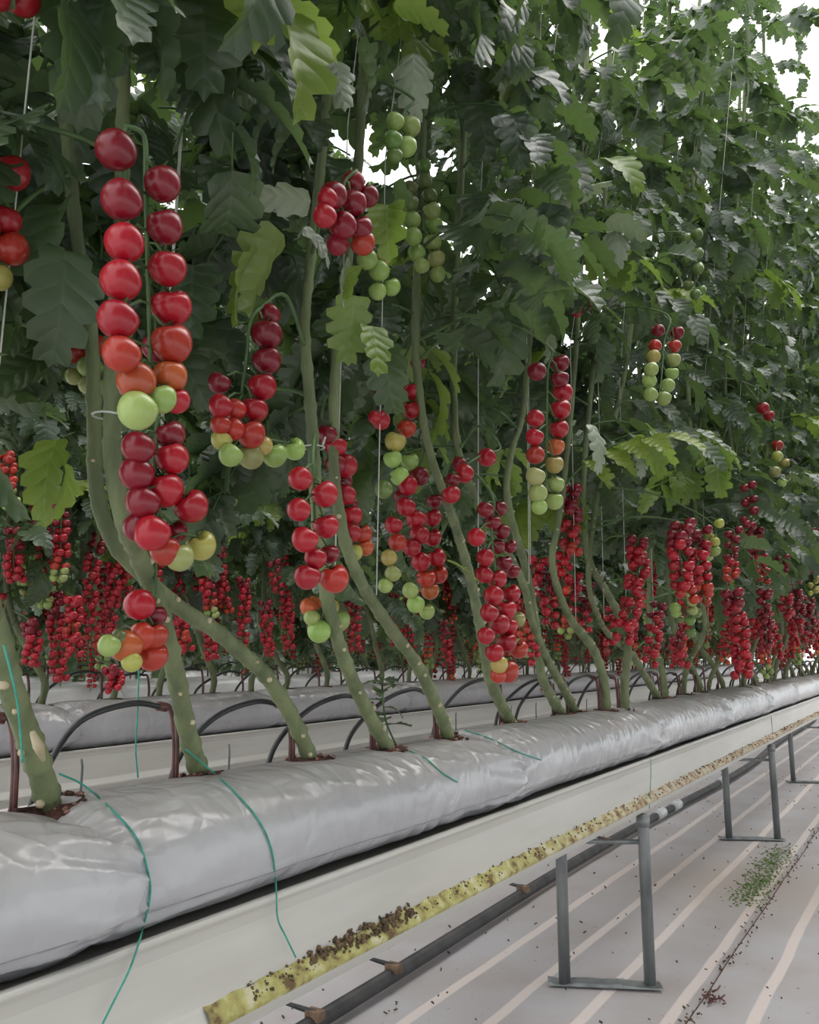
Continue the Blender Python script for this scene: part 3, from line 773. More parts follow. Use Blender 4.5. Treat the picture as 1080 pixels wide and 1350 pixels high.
from mathutils.bvhtree import BVHTree
_BV = {}
def bag_z(bag, x, y):
    me = bag.data
    if me.name not in _BV: _BV[me.name] = BVHTree.FromPolygons([v.co for v in me.vertices], [tuple(p.vertices) for p in me.polygons])
    h = _BV[me.name].ray_cast(Vector((x - bag.location.x, y - bag.location.y, 1)), Vector((0, 0, -1)))
    return h[0].z if h[0] else .2
def hole(r, x, y, rr, lo=False):
    i, bag = bag_of(r, y); loc = bag.matrix_basis.inverted() @ Vector((x, y, TOPZ)) if False else Vector((x - bag.location.x, y - bag.location.y, 0))
    zt = bag_z(bag, x, y)
    b = MB(); n = 16; R0 = .045; vs = [(loc.x, loc.y, zt + .003)]
    for k in range(n):
        an = 2 * math.pi * k / n; q = R0 * rr.uniform(.8, 1.15); vs.append((loc.x + q * math.cos(an), loc.y + q * 1.15 * math.sin(an), bag_z(bag, x + q * math.cos(an), y + q * 1.15 * math.sin(an)) + .0015))
    for k in range(n):
        an = 2 * math.pi * k / n; q = R0 * 1.05; vs.append((loc.x + q * math.cos(an), loc.y + q * 1.15 * math.sin(an), vs[1 + k][2] - .008))
    fs = [(0, 1 + k, 1 + (k + 1) % n) for k in range(n)] + [(1 + k, 1 + n + k, 1 + n + (k + 1) % n, 1 + (k + 1) % n) for k in range(n)]
    b.add(vs, fs, M_SUB)
    if not lo:
        for k in range(26):
            an = rr.random() * 6.28; q = R0 * rr.uniform(.3, 1.15)
            blob(b, (loc.x + q * math.cos(an), loc.y + q * 1.15 * math.sin(an), bag_z(bag, x + q * math.cos(an), y + q * 1.15 * math.sin(an)) + .003), rr.uniform(.003, .007), M_SUB if rr.random() < .55 else M_CHIP, rr, .6, 5, 3)
    o = link('substrate', b.mesh('substrate'), bag); o['kind'] = 'stuff'; 

# ------------------------------------------------------------------ drippers
def dripper(r, x, y, rr, label, group, lo=False, bare=False):
    g = thing('drip_hose', (x, y, TOPZ), label, 'drip hose', group)
    s = rr.uniform(.9, 1.1); n = 6 if lo else 9
    h = .115 * s; px, py = -.012, -.052            # peg stands on the near side of the stem
    k = MB(); k.tube(spline([(px, py, -.02), (px, py - .002, h * .5), (px - .004, py - .012, h), (px - .010, py - .03, h + .003)], 4), .0048 if not lo else .006, M_PEG, n); 
    if not lo: k.tube([(px + .010, py - .002, -.02), (px + .010, py - .004, h * .45), (px + .008, py - .01, h * .97)], .0036, M_PEG, 6)
    link('dripper_peg', k.mesh('dripper_peg'), g)
    b = MB(); L = rr.uniform(.20, .26)
    b.tube(spline([(px - .008, py - .024, h + .003), (px - .02, py - .09, h + .012), (px - .05, py - .17, h - .015), (px - .085, py - L, .03), (px - .10, py - L - .02, -.05), (px - .13, py - L, -.13)], 6), .0056 if not lo else .0065, M_HOSE, n)
    link('hose', b.mesh('hose'), g)
    if not lo:
        c = MB(); c.tube([(px - .006, py - .018, h + .002), (px - .014, py - .036, h + .006)], .0085, M_PEG, 8); link('hose_collar', c.mesh('hose_collar'), g)
        if rr.random() < .7:
            f = MB(); fx = px - .10; fy = py - rr.uniform(.02, .14)
            f.tube([(fx, fy, -.03), (fx, fy, .02), (fx + .004, fy - .006, .035)], .0022, M_STEEL, 5); link('wire_pin', f.mesh('wire_pin'), g)
    return g

# ------------------------------------------------------------------ front row plants
def plant_label(r, i, k, extra=''):
    return f'tomato plant in the {ORD[i+1]} bag of the {ROWW[r]}, {ORD[k]} stem along it{extra}'
cnt = {}
def new_plant(r, base):
    i, bag = bag_of(r, base.y); cnt[(r, i)] = cnt.get((r, i), 0) + 1; k = cnt[(r, i)]
    g = thing('tomato_plant', base, plant_label(r, i, k), 'tomato plant', 'tomato plants of the ' + ROWW[r])
    return g, i, k
def build_row1():
    rr = random.Random(21)
    ROOT = TOPZ - .015
    bases = []
    for bpx, way, r0 in STEMPX:
        d = ray(*bpx); base = EYE + d * ((TOPZ - EYE.z) / d.z); base.x = max(-1.19, min(-1.09, base.x)); base.z = TOPZ
        P = [Vector((base.x, base.y, ROOT - .015)), Vector((base.x, base.y, ROOT + .01))]
        xa = base.x
        for j, w in enumerate(way):
            f = min(1, (j + 1) / 5); X = xa + ({260: -.93, 410: -1.06}.get(bpx[0], -.98) - xa) * f if bpx[0] < 700 else xa + (-1.06 - xa) * f
            q = on_x(w[0], w[1], X); P.append(q)
        bases.append((base, P, r0))
    bases.sort(key=lambda t: t[0].y)
    y = 4.25
    while y < 15.6:
        x = ROWX[1] + rr.uniform(-.05, .05); b = Vector((x, y, TOPZ))
        k = rr.choice((-1, -1, -.6, .5)); ln = rr.uniform(.12, .34) * k
        x2 = rr.choice((-.98, -1.3)) + rr.uniform(-.06, .06)
        P = [Vector((x, y, ROOT - .015)), Vector((x, y + .005, ROOT + .05)), Vector((x * .7 + x2 * .3, y + ln * .35, ROOT + .17)), Vector((x2, y + ln * .75, ROOT + .36)), Vector((x2, y + ln, ROOT + .62)), Vector((x2 + rr.uniform(-.04, .04), y + ln * 1.05, ROOT + 1.1)), Vector((x2, y + ln * .9, ROOT + 1.8))]
        bases.append((b, P, rr.uniform(.014, .018))); y += rr.uniform(.24, .36)
    for n, (base, P, r0) in enumerate(bases):
        g, i, k = new_plant(1, base)
        P = finish_stem(P); o = g.location.copy()
        lo = base.y > 5
        link('stem', stem_mesh([p - o for p in P], r0, .0095, rr, lo).mesh('stem'), g)
        PLANTS[1].append((g, P))
        hole(1, base.x, base.y, rr, lo)
        twine(g, o, P, rr)
        if n % 1 == 0:
            dripper(1, base.x, base.y, rr, f'black drip hose arching to the {ORD[k]} stem in the {ORD[i+1]} bag of the front row', 'drip hoses of the front row', lo)
        zl = low_limit(base.y); ztop = 4.35
        if base.y < 2.0:
            zv = 1.2 + 1.3 + base.y * .9; add_leaves(g, P, o, zl, zv, .075, rr, 2, 0, 1.0); add_leaves(g, P, o, zv, 3.7, .13, rr, 1, 0, 1.2)
        elif base.y < 5.2: add_leaves(g, P, o, zl, 3.3, .066, rr, 1, 0, 1.08); add_leaves(g, P, o, 3.3, 4.3 if base.y < 3.5 else 5.0, .092, rr, 1, 0, 1.1)
        else: add_leaves(g, P, o, zl, 3.0, .078, rr, 1, 0, 1.15); add_leaves(g, P, o, 3.0, 5.6, .105, rr, 1, 0, 1.15)
build_row1()

def nearest_plant(p, row=1):
    best = None
    for g, P in PLANTS[row]:
        for q in spline(P, 3):
            if q.z > p.z + .35 or q.z < p.z - .1: continue
            d = (q - p).length
            if best is None or d < best[0]: best = (d, g, q)
    if best is None: g, P = PLANTS[row][0]; return g, P[-1]
    return best[1], best[2]

# fruit read off the photograph: (x, y, diameter, ripeness)
T = []
def truss(dpx, path, fr, r=None): T.append((dpx, path, fr))
truss(50, [(168, 168), (190, 180), (192, 240), (194, 320), (196, 400), (198, 470), (200, 515)],
      [(153, 198, 54, 'D'), (160, 264, 54, 'D'), (164, 320, 52, 'R'), (159, 370, 54, 'R'), (155, 421, 54, 'R'), (160, 467, 50, 'P'), (180, 502, 52, 'O'), (181, 541, 52, 'G'),
       (214, 242, 48, 'D'), (217, 299, 47, 'D'), (221, 353, 50, 'R'), (226, 404, 54, 'R'), (226, 452, 54, 'P'), (224, 495, 46, 'O'), (213, 526, 40, 'G'), (233, 528, 36, 'R'), (207, 458, 40, 'D')])
truss(44, [(205, 545), (206, 570), (205, 620), (212, 680), (225, 720)],
      [(182, 590, 44, 'D'), (224, 573, 40, 'D'), (227, 604, 44, 'R'), (180, 624, 46, 'D'), (217, 645, 50, 'R'), (252, 667, 46, 'R'), (188, 662, 46, 'D'), (200, 702, 48, 'R'), (182, 695, 40, 'D'), (218, 726, 40, 'P'), (237, 735, 38, 'G'), (265, 719, 40, 'y'), (232, 700, 30, 'D')])
truss(36, [(345, 405), (330, 425), (325, 470), (318, 530), (325, 570), (350, 590)],
      [(352, 440, 42, 'D'), (352, 474, 38, 'D'), (346, 509, 38, 'R'), (335, 540, 38, 'R'), (331, 572, 38, 'P'), (308, 566, 30, 'P'), (289, 505, 30, 'D'), (291, 535, 32, 'R'), (291, 560, 28, 'P'), (292, 580, 28, 'y'), (304, 600, 32, 'G'), (331, 601, 36, 'G'), (362, 600, 34, 'G'), (388, 592, 30, 'G'), (347, 588, 26, 'y'), (355, 415, 30, 'D'), (310, 540, 30, 'P')])
truss(46, [(20, 190), (4, 215), (-8, 280), (-5, 340), (0, 370)], [(16, 228, 46, 'R'), (8, 290, 40, 'R'), (16, 328, 44, 'P'), (-2, 366, 36, 'y'), (-22, 240, 46, 'R'), (-24, 300, 46, 'P')])
truss(50, [(60, -60), (40, -40), (10, -30)], [(30, -2, 46, 'R'), (-5, -10, 46, 'R'), (45, -50, 40, 'R')])
truss(36, [(470, 225), (455, 240), (452, 280), (465, 320)], [(440, 258, 36, 'D'), (465, 268, 38, 'D'), (428, 285, 32, 'R'), (452, 297, 38, 'D'), (475, 300, 34, 'D'), (478, 320, 34, 'P'), (485, 258, 30, 'D'), (445, 322, 30, 'D'), (432, 262, 28, 'R'), (466, 240, 30, 'D')])
truss(28, [(470, 320), (495, 340), (500, 385)], [(516, 378, 25, 'G'), (500, 357, 28, 'G'), (484, 342, 28, 'G'), (498, 384, 24, 'G'), (505, 340, 22, 'y')])
truss(24, [(556, 215), (557, 250), (560, 300), (566, 350), (572, 372)], [(541, 268, 22, 'g'), (543, 290, 24, 'G'), (545, 312, 24, 'G'), (549, 333, 24, 'G'), (556, 350, 22, 'G'), (566, 258, 22, 'g'), (569, 278, 24, 'G'), (572, 297, 25, 'G'), (570, 320, 25, 'G'), (575, 341, 24, 'G'), (577, 361, 22, 'G'), (560, 238, 20, 'g'), (541, 248, 20, 'g'), (560, 218, 18, 'g')])
truss(30, [(545, 130), (532, 150), (530, 200)], [(541, 167, 28, 'G'), (521, 160, 24, 'G'), (518, 185, 26, 'g'), (536, 193, 28, 'G'), (520, 205, 22, 'g')])
truss(20, [(665, 60), (668, 100), (668, 200)], [(675, 85, 17, 'g'), (657, 95, 16, 'g'), (672, 115, 20, 'g'), (652, 128, 20, 'g'), (668, 140, 20, 'G'), (650, 160, 18, 'g'), (668, 166, 18, 'G'), (662, 200, 18, 'g'), (683, 210, 17, 'g'), (670, 225, 18, 'g'), (698, 222, 17, 'g')])
truss(36, [(412, 605), (414, 640), (415, 700), (420, 765)], [(396, 631, 33, 'R'), (394, 672, 32, 'R'), (402, 711, 36, 'R'), (405, 760, 36, 'R'), (428, 651, 36, 'R'), (430, 693, 35, 'R'), (441, 762, 39, 'P'), (434, 730, 28, 'D'), (416, 736, 30, 'R')])
truss(28, [(425, 550), (440, 565), (450, 620), (455, 680), (470, 725)], [(432, 573, 28, 'D'), (443, 588, 30, 'R'), (443, 612, 28, 'D'), (456, 614, 32, 'R'), (452, 634, 26, 'D'), (456, 652, 28, 'R'), (463, 680, 30, 'R'), (460, 665, 24, 'D'), (463, 702, 28, 'R'), (478, 704, 26, 'P'), (467, 728, 24, 'y'), (482, 722, 22, 'O'), (444, 640, 22, 'D')])
truss(28, [(428, 760), (428, 790), (426, 820)], [(411, 814, 22, 'G'), (421, 832, 32, 'G'), (446, 817, 32, 'G'), (407, 800, 24, 'O'), (437, 800, 22, 'y'), (415, 795, 20, 'O')])
truss(25, [(540, 455), (527, 490), (522, 560), (520, 640)], [(505, 515, 24, 'R'), (545, 515, 26, 'R'), (541, 540, 26, 'R'), (536, 564, 26, 'P'), (502, 554, 26, 'R'), (521, 582, 28, 'y'), (540, 608, 25, 'G'), (518, 605, 25, 'G'), (527, 628, 26, 'G'), (506, 645, 25, 'g'), (551, 478, 20, 'D'), (494, 550, 18, 'R')])
truss(25, [(555, 610), (545, 640), (548, 700), (552, 760), (552, 795)], [(538, 640, 27, 'R'), (553, 628, 26, 'D'), (535, 668, 26, 'R'), (519, 692, 24, 'R'), (548, 684, 27, 'R'), (570, 682, 26, 'R'), (553, 705, 27, 'R'), (570, 708, 25, 'R'), (543, 722, 25, 'R'), (524, 715, 25, 'P'), (555, 740, 27, 'R'), (575, 735, 26, 'R'), (562, 762, 26, 'P'), (578, 757, 26, 'P'), (567, 778, 25, 'O'), (513, 735, 22, 'y'), (518, 756, 22, 'G'), (508, 772, 20, 'G'), (548, 796, 24, 'G'), (563, 806, 21, 'G'), (541, 778, 22, 'G'), (573, 660, 22, 'D'), (530, 655, 22, 'D')])
truss(25, [(660, 590), (635, 600), (600, 625), (588, 655)], [(642, 603, 25, 'R'), (612, 624, 26, 'R'), (595, 652, 25, 'R'), (606, 612, 20, 'D'), (597, 633, 20, 'D')])
truss(25, [(650, 655), (648, 700), (655, 780), (660, 850), (668, 890)], [(628, 708, 25, 'R'), (640, 735, 24, 'R'), (638, 757, 24, 'R'), (655, 763, 27, 'R'), (665, 742, 22, 'D'), (651, 785, 27, 'R'), (674, 782, 26, 'R'), (645, 808, 25, 'R'), (668, 803, 26, 'R'), (658, 822, 29, 'R'), (641, 838, 24, 'R'), (671, 825, 24, 'R'), (668, 846, 28, 'R'), (652, 860, 25, 'R'), (684, 856, 25, 'P'), (658, 876, 24, 'y'), (670, 885, 30, 'P'), (657, 890, 22, 'P'), (683, 816, 20, 'G'), (650, 688, 22, 'D'), (640, 672, 22, 'D'), (658, 670, 22, 'D'), (662, 700, 22, 'D'), (672, 720, 20, 'D'), (655, 720, 22, 'D'), (676, 752, 20, 'D')])
truss(25, [(722, 455), (722, 490), (721, 560), (720, 650)], [(708, 490, 25, 'D'), (706, 552, 24, 'R'), (705, 576, 24, 'R'), (706, 600, 25, 'P'), (706, 628, 26, 'G'), (709, 650, 26, 'G'), (711, 668, 22, 'G'), (739, 478, 24, 'D'), (738, 499, 24, 'D'), (742, 517, 27, 'R'), (739, 539, 28, 'R'), (737, 565, 26, 'R'), (733, 588, 24, 'O'), (731, 612, 24, 'y'), (732, 638, 25, 'G'), (731, 660, 24, 'G')])
truss(19, [(880, 415), (876, 450), (872, 500), (868, 528)], [(868, 436, 17, 'D'), (893, 438, 18, 'D'), (864, 456, 17, 'P'), (889, 456, 18, 'P'), (862, 470, 18, 'y'), (888, 474, 19, 'G'), (859, 487, 19, 'G'), (886, 492, 18, 'G'), (856, 502, 19, 'G'), (880, 508, 20, 'G'), (858, 520, 19, 'G'), (875, 525, 20, 'G')])
truss(16, [(1010, 520), (1020, 560), (1028, 630)], [(1006, 538, 16, 'R'), (1014, 548, 14, 'R'), (1025, 587, 15, 'P'), (1025, 602, 15, 'y'), (1034, 610, 14, 'y'), (1022, 622, 15, 'G'), (1036, 628, 15, 'G'), (1030, 636, 14, 'G')])
truss(40, [(205, 780), (195, 800), (180, 850)], [(184, 797, 42, 'R'), (203, 812, 34, 'D'), (188, 838, 38, 'P'), (166, 851, 44, 'O'), (203, 838, 38, 'P'), (201, 864, 42, 'P'), (144, 851, 30, 'G'), (158, 842, 26, 'g'), (174, 872, 28, 'y')])
# longer trusses further along the front row: path, fruit diameter, number, ripeness from stalk to tip
TA = [([(840, 715), (842, 750), (832, 800), (822, 848)], 15, 34, 'DRRRRRRRR', 1.25), ([(868, 800), (862, 840), (858, 878)], 13, 20, 'DRRR', 1.1),
      ([(900, 690), (896, 720), (900, 760), (905, 795)], 16, 26, 'DDRRRP', 1.3), ([(925, 700), (922, 740), (925, 770), (930, 795)], 16, 20, 'DRRRPP', 1.1), ([(900, 790), (905, 805), (915, 825)], 15, 10, 'Gg', 1.7),
      ([(940, 690), (938, 720), (942, 735)], 16, 8, 'yG', 1.0), ([(752, 645), (752, 690), (754, 735)], 15, 24, 'DDDRRP', 1.15), ([(720, 745), (722, 790), (728, 830)], 14, 18, 'DDRR', 1.1),
      ([(965, 780), (972, 820), (978, 860), (978, 895)], 15, 30, 'DRRRR', 1.15), ([(995, 700), (1000, 735), (1010, 768)], 14, 22, 'DDRRP', 1.1), ([(1030, 735), (1034, 780), (1040, 815)], 12, 24, 'DDRR', 1.1),
      ([(1048, 760), (1052, 800), (1054, 838)], 11, 22, 'DDDR', 1.1), ([(1072, 700), (1074, 740), (1074, 790)], 11, 22, 'DRRy', 1.1), ([(1008, 780), (1010, 820), (1012, 860)], 11, 22, 'DDDD', 1.1),
      ([(892, 838), (895, 860), (900, 880)], 12, 12, 'DRR', 1.1), ([(968, 700), (965, 740), (962, 770)], 12, 16, 'DDRP', 1.1), ([(775, 770), (772, 810), (770, 850)], 11, 18, 'DDRR', 1.0),
      ([(690, 830), (700, 850), (706, 880)], 11, 14, 'PRR', 1.0), ([(120, 455), (112, 490), (118, 515)], 30, 7, 'PGG', 1.1), ([(910, 310), (915, 350), (918, 400)], 17, 10, 'gggg', 1.1), ([(765, 380), (770, 400), (768, 415)], 16, 5, 'DR', 1.0),
      ([(1066, 790), (1068, 820), (1068, 850)], 9, 20, 'DDDR', 1.1), ([(985, 640), (990, 670), (985, 700)], 13, 10, 'DD', 1.0), ([(808, 800), (806, 830), (800, 860)], 11, 14, 'RRR', 1.0)]
def build_front_trusses():
    rr = random.Random(5)
    for dpx, path, fr in T:
        D = FPX * .043 / dpx
        # cluster centre plane: keep between the aisle edge and the stems
        cx = sum(f[0] for f in fr) / len(fr); cy = sum(f[1] for f in fr) / len(fr)
        X = max(-1.06, min(-.66, at_depth(cx, cy, D).x))
        def P(x, y, dx=0): return on_x(x, y, X + dx)
        F = []
        for n, (x, y, d, k) in enumerate(fr):
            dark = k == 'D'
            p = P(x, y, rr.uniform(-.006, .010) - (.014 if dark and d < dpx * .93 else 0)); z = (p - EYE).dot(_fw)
            F.append((p, d * .5 / FPX * z * 1.0, k))
        rach = [P(x, y, -.012) for x, y in path]
        g, q = nearest_plant(rach[0]); o = g.location.copy()
        a = rach[0]
        mid = (q + a) * .5 + Vector((0, 0, .05 + .2 * (q - a).length * .3))
        build_truss(g, o, [q, mid] + rach, F, rr)
    for path, d, nf, rip, spr in TA:
        y0 = path[0]; D = FPX * .041 / d; X = max(-1.12, min(-.72, at_depth(y0[0], y0[1], D).x))
        rach = [on_x(x, y, X) for x, y in path]; z = (rach[1] - EYE).dot(_fw); r = d * .5 / FPX * z
        F = auto_fruits(rach, nf, min(r, .024), rip, rr, spr)
        g, q = nearest_plant(rach[0]); build_truss(g, g.location.copy(), [q, (q + rach[0]) * .5 + Vector((0, 0, .04))] + rach, F, rr, True, d > 13)
build_front_trusses()

# trusses hanging on the far side of the front row and further along
def extra_front():
    rr = random.Random(17)
    for n, (g, P) in enumerate(PLANTS[1]):
        if P[0].y < 3.2: continue
        for t in range(2 if P[0].y > 5 else 1):
            z = rr.uniform(1.30, 1.72); q = min(spline(P, 4), key=lambda v: abs(v.z - z))
            side = -1 if (t == 0) else 1
            L = rr.uniform(.22, .36); a = q + Vector((side * .07, rr.uniform(-.06, .06), .0)); b = q + Vector((side * .10, rr.uniform(-.06, .06), -L * .5)); c = b + Vector((side * .02, rr.uniform(-.04, .04), -L * .5))
            pr = proj(b)
            if side > 0 and P[0].y < 5: continue
            F = auto_fruits([a, b, c], int(L / .0135), .0185, rr.choice(('DRRRR', 'DRRRP', 'RRRPG', 'DDRRR')), rr, 1.15)
            if P[0].y < 4: build_truss(g, g.location.copy(), [q, a, b, c], F, rr, True, False)
            else: far_truss(g, g.location.copy(), [q, a, b, c], F, rr)
def far_truss(plant, o, rach, F, rr):
    b = MB(); b.tube([p - o for p in spline(rach, 3)], .003, M_VINE, 4)
    fm = {'R': M_RED, 'D': M_RED, 'P': M_ORNG, 'O': M_ORNG, 'G': M_GRNF, 'g': M_GRNF, 'y': M_GRNF, 'Y': M_ORNG}
    for c, r, k in F: ball(b, c - o, r, fm[k])
    t = link('tomato_truss', b.mesh('tomato_truss'), plant); t['kind'] = 'stuff'; return t
def ball(b, c, r, mat, n=7, m=5):
    vs = []; fs = []
    for i in range(m + 1):
        th = math.pi * i / m
        for k in range(n):
            ph = 2 * math.pi * k / n; vs.append((c.x + r * math.sin(th) * math.cos(ph), c.y + r * math.sin(th) * math.sin(ph), c.z + r * math.cos(th)))
    for i in range(m):
        for k in range(n): fs.append((i * n + k, (i + 1) * n + k, (i + 1) * n + (k + 1) % n, i * n + (k + 1) % n))
    b.add(vs, fs, mat)
extra_front()

# ------------------------------------------------------------------ rows behind
def truss_shapes(rr, n):
    out = []
    for k in range(n):
        L = rr.uniform(.30, .52); rip = ('RRRRRR', 'RRRRRP', 'RRRRPG', 'RRRRRR', 'RRRPyG', 'gGGGG')[k % 6]
        path = [Vector((0, 0, 0)), Vector((.02, rr.uniform(-.03, .03), -L * .5)), Vector((.03, rr.uniform(-.05, .05), -L))]
        F = auto_fruits(path, int(L / .0125), .0185, rip, rr, 1.2); out.append((path, F))
    return out
def far_truss_mesh(path, F):
    b = MB(); b.tube(spline(path, 3), .003, M_VINE, 4)
    fm = {'R': M_RED, 'D': M_RED, 'P': M_ORNG, 'O': M_ORNG, 'G': M_GRNF, 'g': M_GRNF, 'y': M_GRNF}
    for c, r, k in F: ball(b, c, r, fm[k], 6, 4)
    return b.mesh('tomato_truss')
def foliage_mesh(seed, z0, z1, n, ls):
    rr = random.Random(seed); b = MB()
    for i in range(n):
        z = z0 + (z1 - z0) * (i + rr.random()) / n
        b.add_mb(ls[rr.randrange(len(ls))], leaf_matrix(Vector((0, 0, z)), rr.random() * 6.28, rr.uniform(-.3, .3), rr.uniform(-.3, .3), rr.uniform(.9, 1.25)))
    return b.mesh('leaves')
def build_back():
    rr = random.Random(77)
    shapes = truss_shapes(rr, 12); FT = [far_truss_mesh(p, f) for p, f in shapes]
    MBS = MB_LEAFS
    FOL = [foliage_mesh(s, .5, 2.9, 38, MBS) for s in range(4)]
    stems = []
    for s in range(6):
        q = random.Random(s); ln = q.uniform(-.34, .2); P = [Vector((0, 0, -.02)), Vector((0, .01, .08)), Vector((.05 * q.uniform(-1, 1), ln * .4, .22)), Vector((.1 * q.uniform(-1, 1), ln * .8, .42)), Vector((.0, ln, .7)), Vector((0, ln, 1.5)), Vector((0, ln, 3.3))]
        stems.append((stem_mesh(P, .0155, .009, q, True, False).mesh('stem'), ln, P))
    for r, y0, y1, st in ((1, 15.9, 24.4, .33), (2, 1.25, 25, .31), (3, 2.3, 26, .38), (4, 3.6, 30, .5)):
        y = y0
        while y < y1:
            x = ROWX[r] + rr.uniform(-.05, .05); base = Vector((x, y, TOPZ + (.014)))
            g, i, k = new_plant(r, base); (PLANTS if r > 1 else {}).setdefault(r, []).append((g, base)); sm, ln, P = stems[rr.randrange(6)]
            link('stem', sm, g)
            near = r == 2 and y < 6.5
            if near:
                z = .55 + rr.uniform(-.06, .10); az = rr.random() * 6.28
                while z < 3.4:
                    az += 2.4 + rr.uniform(-.4, .4)
                    link('leaf', ME_LEAF[rr.randrange(10)] if rr.random() > .05 else ME_LEAFY[0], g, leaf_matrix(Vector((0, ln * min(1, z / .6), z)), az, rr.uniform(-.3, .3), rr.uniform(-.3, .3), rr.uniform(.85, 1.2)))
                    z += rr.uniform(.045, .085) * .85
            else:
                o = link('leaves', FOL[rr.randrange(4)], g, Matrix.Translation((0, ln, rr.uniform(-.12, .02) - (.45 if r == 4 else .1 if r == 3 else 0))) @ Matrix.Rotation(rr.random() * 6.28, 4, 'Z')); o['kind'] = 'stuff'
            nt = (rr.choice((0, 1)) if r == 2 and y < 5 else rr.choice((3, 3, 4))) if r < 4 else 3
            for t in range(nt):
                z = rr.uniform(.42, .92) - (.12 if t == 1 else 0); j = rr.choice((0, 1, 2, 3, 0, 1, 2, 3, 6, 7, 8, 9, 4, 5, 10)); az = rr.uniform(-1.2, 1.2) + (0 if t < 2 else math.pi)
                M = Matrix.Translation((.0, ln * min(1, z / .6), z)) @ Matrix.Rotation(az, 4, 'Z') @ Matrix.Translation((rr.uniform(.05, .14), 0, 0))
                path, F = shapes[j]
                if near and y < 4.2:
                    b = MB(); b.tube([Vector((-.08, 0, .02))] + spline(path, 3), .0032, M_VINE, 5)
                    s = link('truss_stalk', b.mesh('truss_stalk'), g, M)
                    for c, rad, key in F:
                        o = link('tomato', ME_FRUIT_LO[0], s, Matrix.Translation(c) @ Matrix.Rotation(rr.uniform(-.6, .6), 4, 'Y') @ Matrix.Scale(rad, 4)); o.color = fcol(key, rr)
                else:
                    o = link('tomato_truss', FT[j], g, M); o['kind'] = 'stuff'
            if r == 2:
                hole(2, x, y, rr, True)
            if r < 4 and (r == 2 or k % 1 == 0) and y < 16:
                dripper(r, x, y, rr, f'black drip hose arching to the {ORD[k]} stem in the {ORD[i+1]} bag of the {ROWW[r]}', f'drip hoses of the {ROWW[r]}', True)
            y += rr.uniform(.8, 1.2) * st
    # the row on the camera's own side of the aisle, which shades it
    g = thing('tomato_row', (.98, -2.5, TOPZ), 'row of tomato plants on the near side of the aisle, out of the picture', 'tomato plants')
    y = 0
    while y < 13:
        for nm, me in (('stem', stems[rr.randrange(6)][0]), ('leaves', FOL[rr.randrange(4)])):
            o = link(nm, me, g, Matrix.Translation((0, y, 0)) @ (Matrix.Rotation(rr.random() * 6, 4, 'Z') if nm == 'leaves' else Matrix())); o['kind'] = 'stuff'
        y += .36
    # beyond what could be told apart: rows five and six
    for r in (5, 6, 7, 8):
        b = MB(); y = YBEG[r]
        T5 = []
        g = thing('distant_tomato_row', (ROWX[r], YBEG[r], TOPZ), 'distant row of tomato plants, ' + ('fifth', 'sixth', 'seventh', 'eighth')[r - 5] + ' back from the front gutter', 'tomato plants', 'distant rows')
        y = 0
        while y < YEND[r] - YBEG[r] - 2:
            for nm, me in (('stem', stems[rr.randrange(6)][0]), ('leaves', FOL[rr.randrange(4)]), ('tomato_truss', FT[rr.randrange(4)])):
                M = Matrix.Translation((0, y, 0))
                if nm == 'leaves': M = Matrix.Translation((0, y, -.52)) @ Matrix.Rotation(rr.random() * 6, 4, 'Z')
                if nm == 'tomato_truss': M = M @ Matrix.Translation((.08, .02, rr.uniform(.4, .8)))
                o = link(nm, me, g, M); o['kind'] = 'stuff'
            y += .5
build_back()

# trusses the photo shows on the second row, between the front stems
def second_row_trusses():
    rr = random.Random(31)
    for path, nf, rip in [([(50, 640), (55, 700), (60, 760), (62, 805)], 44, 'DDDDRRRGG'), ([(78, 655), (80, 720), (78, 770)], 30, 'DDRRPG'), ([(75, 785), (74, 840), (80, 905)], 34, 'DDRRRRR'), ([(128, 700), (122, 750), (118, 800), (122, 860)], 40, 'DDRRRRRP'),
                          ([(150, 745), (148, 790), (140, 840)], 34, 'RRRRRR'), ([(160, 700), (166, 750), (160, 800)], 30, 'DRRRR'), ([(98, 790), (96, 830), (98, 868)], 24, 'RRPRR'), ([(288, 725), (292, 770), (300, 812)], 34, 'DRRRRRP'), ([(272, 760), (276, 790), (282, 815)], 18, 'RRRPG'),
                          ([(322, 765), (322, 810), (318, 862)], 30, 'DRRRR'), ([(240, 800), (240, 830), (248, 860)], 24, 'DRRPR'), ([(270, 820), (278, 845), (280, 872)], 20, 'RRRR'), ([(350, 795), (352, 830), (354, 870)], 26, 'DRRR'), ([(378, 790), (380, 820), (380, 860)], 24, 'RRRR'),
                          ([(362, 740), (364, 765), (366, 785)], 12, 'DRR'), ([(146, 880), (152, 895), (150, 912)], 16, 'DRR'), ([(520, 785), (522, 820), (520, 855)], 26, 'DDRRR'), ([(470, 800), (468, 830), (470, 860)], 20, 'DRRR'), ([(8, 600), (10, 640), (16, 680)], 26, 'PPPGG'),
                          ([(585, 820), (588, 850), (590, 880)], 20, 'DRR'), ([(40, 820), (44, 850), (40, 880)], 18, 'DRR'), ([(206, 700), (208, 740), (205, 770)], 18, 'DRR'), ([(452, 770), (455, 800), (450, 830)], 18, 'DRRR'), ([(20, 700), (18, 740), (22, 770)], 20, 'DRR')]:
        X = -3.02 + rr.uniform(-.06, .08); P = [on_x(x, y, X) for x, y in path]
        g, base = min(PLANTS[2], key=lambda t: abs(t[1].y - P[0].y)); o = g.location.copy()
        build_truss(g, o, [P[0] + Vector((-.12, 0, .05))] + P, auto_fruits(P, nf, .0195, rip, rr, 1.15), rr, True, False)
second_row_trusses()
